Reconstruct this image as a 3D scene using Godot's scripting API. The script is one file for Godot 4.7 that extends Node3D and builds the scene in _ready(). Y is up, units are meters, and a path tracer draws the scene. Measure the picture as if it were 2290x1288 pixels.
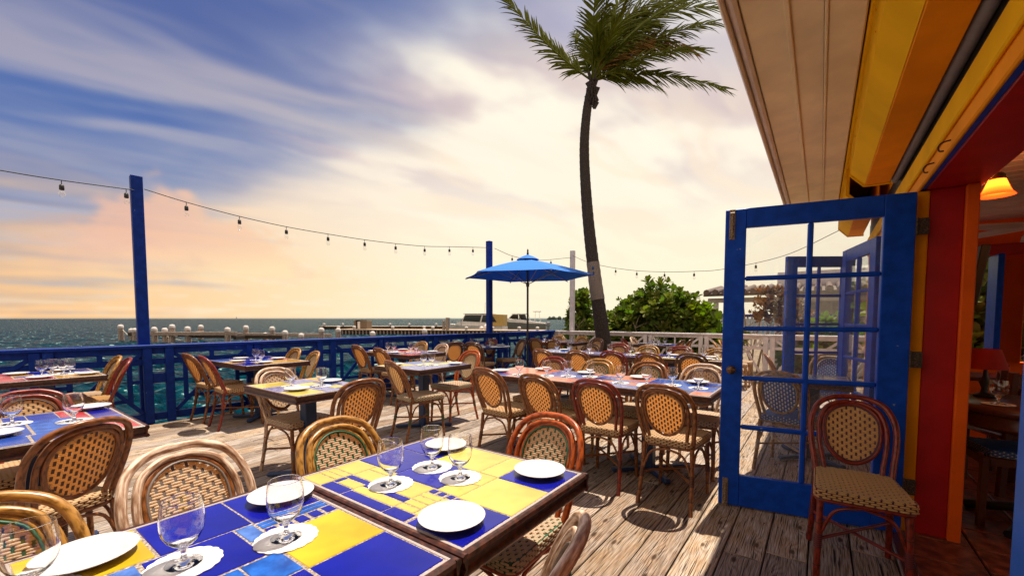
extends Node3D
# A seaside restaurant terrace: world -z runs along the building, +x goes into the building, deck at y = 0.

var rng := RandomNumberGenerator.new()
var M := {}
var MESH := {}

# ------------------------------------------------------------------ mesh helpers
func begin() -> SurfaceTool:
	var st := SurfaceTool.new()
	st.begin(Mesh.PRIMITIVE_TRIANGLES)
	return st

func face3(st: SurfaceTool, a: Vector3, b: Vector3, c: Vector3, out: Vector3, ua := Vector2.ZERO, ub := Vector2.ZERO, uc := Vector2.ZERO) -> void:
	var n := (c - a).cross(b - a)
	if n.length_squared() < 1e-16:
		return
	if n.dot(out) < 0.0:
		var t := b; b = c; c = t
		var tu := ub; ub = uc; uc = tu
		n = -n
	n = n.normalized()
	st.set_normal(n); st.set_uv(ua); st.add_vertex(a)
	st.set_normal(n); st.set_uv(ub); st.add_vertex(b)
	st.set_normal(n); st.set_uv(uc); st.add_vertex(c)

func face4(st: SurfaceTool, a: Vector3, b: Vector3, c: Vector3, d: Vector3, out: Vector3, ua := Vector2.ZERO, ub := Vector2.ZERO, uc := Vector2.ZERO, ud := Vector2.ZERO) -> void:
	face3(st, a, b, c, out, ua, ub, uc)
	face3(st, a, c, d, out, ua, uc, ud)

func smooth3(st: SurfaceTool, p: Array, n: Array, u: Array) -> void:
	var o := [0, 1, 2]
	var g: Vector3 = (p[2] - p[0]).cross(p[1] - p[0])
	if g.dot(n[0] + n[1] + n[2]) < 0.0:
		o = [0, 2, 1]
	for k in o:
		st.set_normal(n[k]); st.set_uv(u[k]); st.add_vertex(p[k])

func smooth4(st: SurfaceTool, p: Array, n: Array, u: Array) -> void:
	smooth3(st, [p[0], p[1], p[2]], [n[0], n[1], n[2]], [u[0], u[1], u[2]])
	smooth3(st, [p[0], p[2], p[3]], [n[0], n[2], n[3]], [u[0], u[2], u[3]])

# box with chamfered edges; v runs along the longest side, in metres
func box(st: SurfaceTool, at: Vector3, size: Vector3, bevel := 0.0, turn := Basis.IDENTITY, uvo := Vector2.ZERO) -> void:
	var h := size * 0.5
	var b: float = min(bevel, min(h.x, min(h.y, h.z)) * 0.9)
	var long := 0
	if size.y > size.x and size.y >= size.z: long = 1
	elif size.z > size.x: long = 2
	for ax in 3:
		var u := (ax + 1) % 3
		var v := (ax + 2) % 3
		if u == long:
			var t := u; u = v; v = t
		for s in [-1.0, 1.0]:
			var c: Array[Vector3] = []
			var uv: Array[Vector2] = []
			for q in [[-1, -1], [1, -1], [1, 1], [-1, 1]]:
				var p := Vector3.ZERO
				p[ax] = s * h[ax]
				p[u] = q[0] * (h[u] - b)
				p[v] = q[1] * (h[v] - b)
				uv.append(Vector2(p[u] + h[u], p[v] + h[v]) + uvo)
				c.append(at + turn * p)
			var out := Vector3.ZERO
			out[ax] = s
			face4(st, c[0], c[1], c[2], c[3], turn * out, uv[0], uv[1], uv[2], uv[3])
	if b <= 0.0:
		return
	for ax in 3:
		var u := (ax + 1) % 3
		var v := (ax + 2) % 3
		for su in [-1.0, 1.0]:
			for sv in [-1.0, 1.0]:
				var c: Array[Vector3] = []
				for q in [[-1, 0], [1, 0], [1, 1], [-1, 1]]:
					var p := Vector3.ZERO
					p[ax] = q[0] * (h[ax] - b)
					p[u] = su * (h[u] - (b if q[1] else 0.0))
					p[v] = sv * (h[v] - (0.0 if q[1] else b))
					c.append(at + turn * p)
				var out := Vector3.ZERO
				out[u] = su; out[v] = sv
				var l := 2.0 * h[ax]
				face4(st, c[0], c[1], c[2], c[3], turn * out, uvo, uvo + Vector2(0, l), uvo + Vector2(b, l), uvo + Vector2(b, 0))
	for sx in [-1.0, 1.0]:
		for sy in [-1.0, 1.0]:
			for sz in [-1.0, 1.0]:
				var s := Vector3(sx, sy, sz)
				face3(st, at + turn * (s * Vector3(h.x, h.y - b, h.z - b)), at + turn * (s * Vector3(h.x - b, h.y, h.z - b)), at + turn * (s * Vector3(h.x - b, h.y - b, h.z)), turn * s, uvo, uvo, uvo)

# a bar with a rectangular section from a to b
func bar(st: SurfaceTool, a: Vector3, b: Vector3, w: float, t: float, bevel := 0.003, up := Vector3.UP) -> void:
	var y := (b - a).normalized()
	if absf(y.dot(up)) > 0.98:
		up = Vector3(0, 0, 1)
	var x := up.cross(y).normalized()
	var z := x.cross(y)
	box(st, (a + b) * 0.5, Vector3(t, a.distance_to(b), w), bevel, Basis(x, y, z), Vector2(a.x * 3.1, a.y * 2.3 + a.z))

func spline(pts: Array, n: int, closed := false) -> Array:
	var out := []
	var m := pts.size()
	var segs := m if closed else m - 1
	for i in segs:
		var p0 = pts[(i - 1 + m) % m] if closed or i > 0 else pts[0] * 2.0 - pts[1]
		var p1 = pts[i]
		var p2 = pts[(i + 1) % m]
		var p3 = pts[(i + 2) % m] if closed or i + 2 < m else pts[m - 1] * 2.0 - pts[m - 2]
		for k in n:
			out.append(p1.cubic_interpolate(p2, p0, p3, float(k) / n))
	if not closed:
		out.append(pts[m - 1])
	return out

func tube(st: SurfaceTool, pts: Array, r, sides := 8, closed := false, v0 := 0.0) -> void:
	var n := pts.size()
	var tang: Array[Vector3] = []
	for i in n:
		var a: Vector3 = pts[(i - 1 + n) % n] if closed or i > 0 else pts[i]
		var b: Vector3 = pts[(i + 1) % n] if closed or i < n - 1 else pts[i]
		tang.append((b - a).normalized())
	var x := Vector3.UP.cross(tang[0])
	if x.length() < 0.1:
		x = Vector3.RIGHT.cross(tang[0])
	x = x.normalized()
	var rings := []
	var v := v0
	var count := n + 1 if closed else n
	for j in count:
		var i := j % n
		x = (x - tang[i] * x.dot(tang[i])).normalized()
		var y := tang[i].cross(x)
		var rad: float = r[i] if r is Array else r
		if j > 0:
			v += (pts[i] as Vector3).distance_to(pts[(j - 1) % n])
		var ring := []
		for k in sides + 1:
			var t := TAU * k / sides
			var d := x * cos(t) + y * sin(t)
			ring.append([pts[i] + d * rad, d, Vector2(float(k) / sides, v)])
		rings.append(ring)
	for j in count - 1:
		for k in sides:
			var q := [rings[j][k], rings[j][k + 1], rings[j + 1][k + 1], rings[j + 1][k]]
			smooth4(st, [q[0][0], q[1][0], q[2][0], q[3][0]], [q[0][1], q[1][1], q[2][1], q[3][1]], [q[0][2], q[1][2], q[2][2], q[3][2]])
	if not closed:
		for e in [0, count - 1]:
			for k in sides:
				face3(st, pts[e], rings[e][k][0], rings[e][k + 1][0], tang[e] * (-1.0 if e == 0 else 1.0))

# profile: points (radius, height); sharp corners where the angle is large
func lathe(st: SurfaceTool, prof: Array, segs: int, at := Vector3.ZERO, turn := Basis.IDENTITY) -> void:
	var m := prof.size()
	var nn := []
	for i in m - 1:
		var d: Vector2 = prof[i + 1] - prof[i]
		nn.append(Vector2(d.y, -d.x).normalized())
	for i in m - 1:
		var na: Vector2 = nn[i]
		var nb: Vector2 = nn[i]
		if i > 0 and nn[i - 1].dot(nn[i]) > 0.6: na = (nn[i - 1] + nn[i]).normalized()
		if i < m - 2 and nn[i + 1].dot(nn[i]) > 0.6: nb = (nn[i + 1] + nn[i]).normalized()
		for k in segs:
			var P := []
			var N := []
			var U := []
			for q in [[0, k], [0, k + 1], [1, k + 1], [1, k]]:
				var t: float = TAU * q[1] / segs
				var p: Vector2 = prof[i + q[0]]
				var n: Vector2 = nb if q[0] else na
				P.append(at + turn * Vector3(p.x * cos(t), p.y, p.x * sin(t)))
				N.append(turn * Vector3(n.x * cos(t), n.y, n.x * sin(t)))
				U.append(Vector2(q[1] * 1.0 / segs, p.y))
			if prof[i].x < 1e-5:
				smooth3(st, [P[0], P[2], P[3]], [N[0], N[2], N[3]], [U[0], U[2], U[3]])
			elif prof[i + 1].x < 1e-5:
				smooth3(st, [P[0], P[1], P[2]], [N[0], N[1], N[2]], [U[0], U[1], U[2]])
			else:
				smooth4(st, P, N, U)

# a polygon in the plane of ex, ey, thickened by depth along -(ex x ey)
func prism(st: SurfaceTool, poly: PackedVector2Array, origin: Vector3, ex: Vector3, ey: Vector3, depth: float) -> void:
	var nrm := ex.cross(ey).normalized()
	var idx := Geometry2D.triangulate_polygon(poly)
	for i in range(0, idx.size(), 3):
		for s in [0, 1]:
			var q: Array[Vector3] = []
			for k in 3:
				q.append(origin + ex * poly[idx[i + k]].x + ey * poly[idx[i + k]].y - nrm * depth * s)
			face3(st, q[0], q[1], q[2], nrm * (1.0 - 2.0 * s), poly[idx[i]], poly[idx[i + 1]], poly[idx[i + 2]])
	var c := Vector2.ZERO
	var cw := Geometry2D.is_polygon_clockwise(poly)
	var m := poly.size()
	for i in m:
		var a := poly[i]
		var b := poly[(i + 1) % m]
		var e := (b - a).normalized()
		c = Vector2(-e.y, e.x) if cw else Vector2(e.y, -e.x)
		var pa := origin + ex * a.x + ey * a.y
		var pb := origin + ex * b.x + ey * b.y
		face4(st, pa, pb, pb - nrm * depth, pa - nrm * depth, ex * c.x + ey * c.y, a, b, b + Vector2(0, depth), a + Vector2(0, depth))

func ball(st: SurfaceTool, at: Vector3, r: Vector3, rings := 6, segs := 10) -> void:
	var prof := []
	for i in rings + 1:
		var t := PI * i / rings - PI / 2
		prof.append(Vector2(cos(t), sin(t)))
	prof[0].x = 0.0; prof[rings].x = 0.0
	lathe(st, prof, segs, at, Basis.from_scale(r))

# ------------------------------------------------------------------ nodes
func obj(called: String, st, m: Material, parent: Node = null, at := Vector3.ZERO) -> MeshInstance3D:
	var o := MeshInstance3D.new()
	o.name = called
	if st is SurfaceTool:
		(st as SurfaceTool).index()
		o.mesh = (st as SurfaceTool).commit()
	else:
		o.mesh = st
	o.material_override = m
	o.position = at
	(parent if parent else self).add_child(o, true)
	return o

func tag(o: Node, label: String, category: String, group := "") -> void:
	o.set_meta("label", label)
	o.set_meta("category", category)
	if group: o.set_meta("group", group)

func thing(called: String, label: String, category: String, at := Vector3.ZERO, turn := 0.0, group := "") -> Node3D:
	var o := Node3D.new()
	o.name = called
	add_child(o, true)
	o.position = at
	o.rotation_degrees.y = turn
	tag(o, label, category, group)
	return o

func struct(called: String, st, m: Material, parent: Node = null) -> MeshInstance3D:
	var o := obj(called, st, m, parent)
	o.set_meta("kind", "structure")
	return o

func copy(o: Node3D, at: Vector3, turn: float, label: String, category: String, group := "") -> Node3D:
	var c: Node3D = o.duplicate()
	c.name = String(o.name).rstrip("0123456789")
	add_child(c, true)
	c.position = at
	c.rotation_degrees.y = turn
	tag(c, label, category, group)
	return c

# ------------------------------------------------------------------ materials
func lin(r: float, g: float, b: float, a := 1.0) -> Color:
	var c := Color(r, g, b).linear_to_srgb()
	c.a = a
	return c

func noise(freq: float, sd: int, oct := 4, type := FastNoiseLite.TYPE_SIMPLEX_SMOOTH) -> FastNoiseLite:
	var n := FastNoiseLite.new()
	n.seed = sd
	n.noise_type = type
	n.frequency = freq
	n.fractal_octaves = oct
	return n

func ntex(freq: float, sd: int, lo: Color, hi: Color, size := 512, oct := 4, type := FastNoiseLite.TYPE_SIMPLEX_SMOOTH, mid := 0.5) -> NoiseTexture2D:
	var t := NoiseTexture2D.new()
	t.width = size; t.height = size
	t.seamless = true
	t.noise = noise(freq, sd, oct, type)
	var g := Gradient.new()
	g.set_color(0, lo); g.set_color(1, hi)
	g.set_offset(0, clampf(mid - 0.35, 0, 1)); g.set_offset(1, clampf(mid + 0.35, 0, 1))
	t.color_ramp = g
	return t

func mat(c: Color, rough := 0.6, tex: Texture2D = null, tri := 0.0, spec := 0.5) -> StandardMaterial3D:
	var m := StandardMaterial3D.new()
	m.albedo_color = c
	m.roughness = rough
	m.metallic_specular = spec
	if tex:
		m.albedo_texture = tex
	if tri > 0.0:
		m.uv1_triplanar = true
		m.uv1_scale = Vector3.ONE * tri
	return m

func relief(m: StandardMaterial3D, tex: Texture2D, cm: float) -> StandardMaterial3D:
	m.heightmap_enabled = true
	m.heightmap_texture = tex
	m.heightmap_scale = cm
	return m

# weathered plank: u across 0.19 m, v along 2 m. Returns [colour, height]
func wood_images(sd: int, dark: Color, light: Color, grey: Color) -> Array:
	var w := 192
	var h := 1536
	var warp := noise(1.0, sd, 3)
	var fine := noise(1.0, sd + 1, 3)
	var crack := noise(1.0, sd + 2, 2)
	var r := RandomNumberGenerator.new()
	r.seed = sd
	var knots := []
	for k in 4:
		knots.append([r.randf_range(0.12, 0.88), r.randf_range(0.1, 1.9), r.randf_range(0.018, 0.035)])
	var col := PackedByteArray(); col.resize(w * h * 3)
	var hei := PackedByteArray(); hei.resize(w * h)
	for j in h:
		var v := 2.0 * j / h
		var ca := cos(TAU * j / h) * 0.6
		var sa := sin(TAU * j / h) * 0.6
		for i in w:
			var u := float(i) / w
			var x := u * 0.19
			var ring := u * 9.0 + warp.get_noise_3d(u * 0.7, ca * 0.5, sa * 0.5) * 2.0
			var knot := 0.0
			for q in knots:
				var dv: float = absf(v - q[1])
				dv = min(dv, 2.0 - dv)
				var d = Vector2((x - q[0] * 0.19), dv * 0.38).length() / q[2]
				ring += exp(-d * d * 0.7) * 2.6
				knot = max(knot, 1.0 - d * 2.2)
			var f := fine.get_noise_3d(u * 42.0, ca * 4.0, sa * 4.0) * 0.6 + fine.get_noise_3d(u * 90.0 + 5.0, ca * 2.2, sa * 2.2) * 0.6
			var g := 0.5 + 0.5 * sin(ring * TAU)
			g = pow(g, 1.6)
			var cr := crack.get_noise_3d(u * 24.0 + ring * 0.3, ca * 1.5, sa * 1.5)
			var crk := smoothstep(0.3, 0.5, cr)
			var t := clampf(0.66 - g * 0.26 + f * 0.75, 0, 1)
			var gy := clampf(0.5 + warp.get_noise_3d(u * 2.0 + 9.0, ca * 3.0, sa * 3.0) * 1.2, 0, 1)
			var c := dark.lerp(light, t).lerp(grey * (0.55 + 0.6 * t), gy * 0.55)
			c = c.lerp(dark * 0.35, crk * 0.85)
			if knot > 0.0:
				c = c.lerp(dark * 0.6, clampf(knot * 1.4, 0, 0.8))
			var o := (j * w + i) * 3
			col[o] = int(clampf(c.r, 0, 1) * 255); col[o + 1] = int(clampf(c.g, 0, 1) * 255); col[o + 2] = int(clampf(c.b, 0, 1) * 255)
			hei[j * w + i] = int(clampf(0.7 - g * 0.2 + f * 0.45 - crk * 0.6, 0, 1) * 255)
	return [ImageTexture.create_from_image(Image.create_from_data(w, h, false, Image.FORMAT_RGB8, col)), ImageTexture.create_from_image(Image.create_from_data(w, h, false, Image.FORMAT_L8, hei))]

func materials() -> void:
	var mott := ntex(0.012, 3, Color(0.91, 0.905, 0.90), Color(1, 1, 1), 512, 5)
	var fine := ntex(0.06, 4, Color(0, 0, 0), Color(1, 1, 1), 256, 4)
	var streak := NoiseTexture2D.new()
	streak.width = 512; streak.height = 512; streak.seamless = true
	streak.noise = noise(0.02, 9, 4)
	M.mott = mott
	M.fine = fine
	for k in 3:
		var wi := wood_images(20 + k * 7, [Color(0.42, 0.32, 0.25), Color(0.46, 0.35, 0.25), Color(0.42, 0.34, 0.29)][k], [Color(0.80, 0.72, 0.64), Color(0.79, 0.70, 0.60), Color(0.76, 0.71, 0.66)][k], Color(0.74, 0.71, 0.69))
		for s in 2:
			var m := mat(Color(1, 1, 1) if s == 0 else Color(0.86, 0.84, 0.82), 0.85, wi[0], 0.0, 0.25)
			m.uv1_scale = Vector3(1.0 / 0.19, 0.5, 1)
			relief(m, wi[1], 0.16)
			M["deck%d" % (k * 2 + s)] = m
		M["woodh%d" % k] = wi[1]
	# paints
	var chips := func(sd: int, a: Color, b: Color) -> NoiseTexture2D:
		var t := NoiseTexture2D.new()
		t.width = 1024; t.height = 1024; t.seamless = true
		t.noise = noise(0.022, sd, 6)
		var g := Gradient.new()
		g.offsets = PackedFloat32Array([0.15, 0.5, 0.80, 0.925, 0.93])
		g.colors = PackedColorArray([a.darkened(0.10), a, b, b, Color(0.52, 0.55, 0.62)])
		t.color_ramp = g
		return t
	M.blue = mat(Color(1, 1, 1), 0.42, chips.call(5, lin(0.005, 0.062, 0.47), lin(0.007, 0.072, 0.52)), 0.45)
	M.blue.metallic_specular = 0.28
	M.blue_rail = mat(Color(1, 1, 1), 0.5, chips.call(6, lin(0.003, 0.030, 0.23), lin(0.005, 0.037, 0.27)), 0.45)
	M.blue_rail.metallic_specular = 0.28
	M.blue_sky_sheen = mat(lin(0.012, 0.13, 0.62), 0.4, mott, 0.9)  # door blue made lighter: the sky sheen on one leaf is painted in
	M.white = mat(lin(0.72, 0.66, 0.68), 0.55, mott, 0.9)
	M.cream = mat(lin(0.97, 0.79, 0.48), 0.8, mott, 0.35, 0.25)
	M.fascia = mat(lin(0.92, 0.84, 0.74), 0.6, mott, 0.35, 0.3)
	M.yellow = mat(lin(1.0, 0.53, 0.002), 0.75, mott, 0.35, 0.2)
	M.orange = mat(lin(0.98, 0.34, 0.003), 0.7, mott, 0.35, 0.22)
	M.redor = mat(lin(0.92, 0.13, 0.004), 0.55, mott, 0.35, 0.3)
	M.maroon = mat(lin(0.50, 0.010, 0.010), 0.35, mott, 0.7)
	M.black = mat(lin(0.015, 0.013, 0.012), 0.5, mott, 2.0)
	M.iron = mat(lin(0.03, 0.025, 0.022), 0.55, mott, 4.0)
	M.rust = mat(lin(0.12, 0.075, 0.05), 0.65, ntex(0.05, 31, Color(0.35, 0.3, 0.28), Color(1, 1, 1), 256, 4), 6.0)
	M.brass = mat(lin(0.46, 0.37, 0.26), 0.5, ntex(0.05, 33, Color(0.5, 0.42, 0.35), Color(1, 1, 1), 256, 4), 8.0)
	M.steel = mat(lin(0.25, 0.24, 0.25), 0.5, mott, 3.0)
	M.bronze = mat(lin(0.16, 0.10, 0.06), 0.3, mott, 6.0)
	M.bronze.metallic = 0.8
	M.dark_wood = mat(lin(0.10, 0.026, 0.012), 0.28, mott, 2.0)
	# table edge moulding: reddish varnished wood with worn spots
	M.edge = mat(lin(0.12, 0.034, 0.016), 0.42, ntex(0.03, 12, Color(0.35, 0.3, 0.3), Color(1.0, 1.0, 1.0), 512, 5), 2.2)
	relief(M.edge, fine, 0.05)
	M.trim = mat(lin(0.42, 0.36, 0.34), 0.6, M.mott, 9.0)
	M.grout = mat(lin(0.52, 0.45, 0.40), 0.9, ntex(0.08, 41, Color(0.5, 0.45, 0.4), Color(1, 1, 1), 256, 3), 5.0)
	# glazed tiles
	var glaze := ntex(0.006, 17, Color(0.86, 0.86, 0.86), Color(1, 1, 1), 256, 3)
	var cloudy := ntex(0.02, 18, Color(0.62, 0.66, 0.72), Color(1, 1, 1), 256, 4)
	var bumpy := ntex(0.012, 19, Color(0.3, 0.3, 0.3), Color(0.7, 0.7, 0.7), 256, 2)
	var T := {
		"B": [0.004, 0.007, 0.27], "D": [0.004, 0.012, 0.15], "M": [0.02, 0.13, 0.55], "L": [0.10, 0.22, 0.62], "S": [0.02, 0.07, 0.38],
		"Y": [0.60, 0.49, 0.11], "G": [0.62, 0.42, 0.015], "O": [0.55, 0.30, 0.05], "R": [0.50, 0.045, 0.05], "P": [0.52, 0.13, 0.14], "C": [0.62, 0.20, 0.12], "V": [0.22, 0.23, 0.50], "W": [0.5, 0.42, 0.42],
	}
	for k in T:
		var c: Array = T[k]
		var m := mat(lin(c[0], c[1], c[2]), 0.16, cloudy if k in ["L", "M", "V"] else glaze, 3.0)
		relief(m, bumpy, 0.05)
		M["tile" + k] = m
	M.plate = mat(lin(0.60, 0.57, 0.57), 0.15)
	M.doily = mat(lin(0.64, 0.62, 0.62), 0.9)
	var g := StandardMaterial3D.new()
	g.albedo_color = Color(1, 1, 1, 0.0)
	g.roughness = 0.0
	g.transparency = BaseMaterial3D.TRANSPARENCY_ALPHA
	g.refraction_enabled = true
	g.refraction_scale = 0.045
	M.glass = g
	var pane := StandardMaterial3D.new()
	pane.albedo_color = Color(0.9, 0.95, 1.0, 0.03)
	pane.roughness = 0.02
	pane.transparency = BaseMaterial3D.TRANSPARENCY_ALPHA
	M.pane = pane
	var bulb := StandardMaterial3D.new()
	bulb.albedo_color = Color(1, 0.97, 0.9, 0.12)
	bulb.roughness = 0.02
	bulb.transparency = BaseMaterial3D.TRANSPARENCY_ALPHA
	M.bulb = bulb
	# rattan
	var cane := NoiseTexture2D.new()
	cane.width = 256; cane.height = 512; cane.seamless = true
	cane.noise = noise(0.02, 51, 4)
	var cr := Gradient.new()
	cr.offsets = PackedFloat32Array([0.15, 0.5, 0.85])
	cr.colors = PackedColorArray([Color(0.55, 0.5, 0.42), Color(0.9, 0.88, 0.85), Color(1, 1, 1)])
	cane.color_ramp = cr
	M.cane = cane
	var F := {
		"brown": [0.27, 0.095, 0.026], "red": [0.25, 0.024, 0.010], "orange": [0.52, 0.10, 0.012], "gold": [0.50, 0.25, 0.055], "flaked": [0.46, 0.34, 0.23], "dark": [0.13, 0.052, 0.020], "tan": [0.36, 0.21, 0.09],
	}
	for k in F:
		var c: Array = F[k]
		var m := mat(lin(c[0], c[1], c[2]), 0.32, cane)
		m.uv1_scale = Vector3(1, 2.2, 1)
		relief(m, cane, 0.03)
		M["cane_" + k] = m
	# old paint that has flaked off in patches
	var fl := ntex(0.011, 57, Color(0.48, 0.30, 0.17), Color(1.0, 0.95, 0.90), 512, 5, FastNoiseLite.TYPE_SIMPLEX_SMOOTH, 0.40)
	M.cane_flaked = mat(lin(0.74, 0.64, 0.56), 0.5, fl)
	M.cane_flaked.uv1_scale = Vector3(1, 2.0, 1)
	var strand := ntex(0.05, 61, Color(0.86, 0.83, 0.78), Color(1, 1, 1), 256, 3)
	var W := {"cream": [0.94, 0.74, 0.42], "pale": [0.95, 0.85, 0.63], "honey": [0.95, 0.70, 0.30], "blue": [0.03, 0.10, 0.36]}
	for k in W:
		var c: Array = W[k]
		var m := mat(lin(c[0], c[1], c[2]), 0.45, strand, 14.0)
		m.backlight_enabled = true
		m.backlight = lin(1.0, 0.46, 0.11) if k != "blue" else lin(0.05, 0.1, 0.3)
		M["weave_" + k] = m
	var Gp := {"brown": [0.07, 0.02, 0.012], "green": [0.008, 0.10, 0.045], "grey": [0.20, 0.155, 0.14], "white": [0.6, 0.6, 0.62], "blue": [0.03, 0.09, 0.32], "plum": [0.10, 0.02, 0.035]}
	for k in Gp:
		var c: Array = Gp[k]
		M["strand_" + k] = mat(lin(c[0], c[1], c[2]), 0.5, strand, 14.0)
	M.node_ring = mat(lin(0.03, 0.014, 0.008), 0.5)
	# foliage
	for k in {"leaf": [0.16, 0.22, 0.045], "leaf_lite": [0.17, 0.24, 0.025], "leaf_dry": [0.17, 0.115, 0.055], "frond": [0.085, 0.092, 0.012], "frond_dry": [0.22, 0.12, 0.035]}:
		var c: Array = {"leaf": [0.16, 0.22, 0.045], "leaf_lite": [0.17, 0.24, 0.025], "leaf_dry": [0.17, 0.115, 0.055], "frond": [0.085, 0.092, 0.012], "frond_dry": [0.22, 0.12, 0.035]}[k]
		var m := mat(lin(c[0], c[1], c[2]), 0.5 if k.begins_with("leaf") else 0.9, null, 0.0, 0.4 if k.begins_with("leaf") else 0.1)
		m.vertex_color_use_as_albedo = true
		m.backlight_enabled = true
		m.backlight = lin(c[0] * 3.4, c[1] * 3.4, c[2] * 2.4)
		m.cull_mode = BaseMaterial3D.CULL_DISABLED
		M[k] = m
	M.twig = mat(lin(0.34, 0.26, 0.19), 0.8, mott, 5.0)
	var bark := ntex(0.03, 71, Color(0.35, 0.33, 0.32), Color(1, 1, 1), 512, 5)
	M.bark = mat(lin(0.085, 0.062, 0.052), 0.9, bark, 1.6)
	relief(M.bark, bark, 1.2)
	M.band = mat(lin(0.40, 0.34, 0.30), 0.8, ntex(0.06, 72, Color(0.4, 0.36, 0.33), Color(1, 1, 1), 512, 5), 1.5)
	relief(M.band, bark, 0.8)
	M.band_blue = mat(lin(0.03, 0.13, 0.40), 0.7, bark, 3.0)
	M.umbrella = mat(lin(0.010, 0.22, 0.80), 0.75, ntex(0.15, 73, Color(0.85, 0.85, 0.85), Color(1, 1, 1), 256, 2), 4.0)
	M.umbrella.backlight_enabled = true
	M.umbrella.backlight = lin(0.01, 0.09, 0.38)
	M.umbrella_rib = mat(lin(0.30, 0.26, 0.24), 0.4)
	# sea-worn timber
	M.pile = mat(lin(0.60, 0.50, 0.44), 0.85, ntex(0.02, 81, Color(0.5, 0.42, 0.36), Color(1, 1, 1), 512, 5), 0.8)
	M.pile_cap = mat(lin(0.60, 0.54, 0.51), 0.8, mott, 1.5, 0.2)
	M.dock_top = mat(lin(0.42, 0.31, 0.22), 0.85, mott, 0.5)
	M.dock_side = mat(lin(0.085, 0.05, 0.03), 0.85, bark, 0.7)
	M.shed = mat(lin(0.20, 0.135, 0.085), 0.85, mott, 0.8)
	M.rope = mat(lin(0.5, 0.45, 0.36), 0.9)
	M.boat_white = mat(lin(0.86, 0.78, 0.72), 0.25, mott, 0.3)
	M.boat_grey = mat(lin(0.22, 0.21, 0.18), 0.3, mott, 0.3)
	M.boat_glass = mat(lin(0.012, 0.014, 0.016), 0.08)
	M.boat_tan = mat(lin(0.58, 0.36, 0.10), 0.75, mott, 0.6)
	M.ground = mat(lin(0.32, 0.26, 0.18), 0.95, ntex(0.03, 91, Color(0.6, 0.55, 0.5), Color(1, 1, 1), 512, 5), 0.3)
	M.terracotta = mat(lin(0.32, 0.09, 0.040), 0.35, ntex(0.02, 92, Color(0.55, 0.5, 0.5), Color(1, 1, 1), 512, 4), 1.3)
	M.ceiling = mat(lin(0.66, 0.60, 0.57), 0.5, mott, 0.8)
	M.roof_tile = mat(lin(0.16, 0.12, 0.10), 0.8, mott, 1.0)
	M.shade_red = mat(lin(0.35, 0.012, 0.012), 0.7)
	M.shade_red.backlight_enabled = true
	M.shade_red.backlight = lin(0.6, 0.02, 0.02)
	# water
	var wt := NoiseTexture2D.new()
	wt.width = 1024; wt.height = 1024; wt.seamless = true
	wt.noise = noise(0.012, 101, 5)
	var wa := NoiseTexture2D.new()
	wa.width = 1024; wa.height = 1024; wa.seamless = true
	wa.noise = noise(0.009, 105, 5)
	var wg := Gradient.new()
	wg.offsets = PackedFloat32Array([0.25, 0.5, 0.68, 0.80, 0.86])
	wg.colors = PackedColorArray([Color(0.0, 0.10, 0.145), Color(0.0, 0.17, 0.225), Color(0.01, 0.21, 0.25), Color(0.04, 0.28, 0.31), Color(0.66, 0.75, 0.74)])  # palest stop paints whitecaps that stand in for glints on the waves
	wa.color_ramp = wg
	var w := mat(Color(1, 1, 1), 0.28, wa, 0.0, 0.07)
	w.uv1_triplanar = true
	w.uv1_world_triplanar = true
	w.uv1_scale = Vector3(0.10, 0.10, 0.17)
	relief(w, wt, 34.0)
	M.water = w

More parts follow.
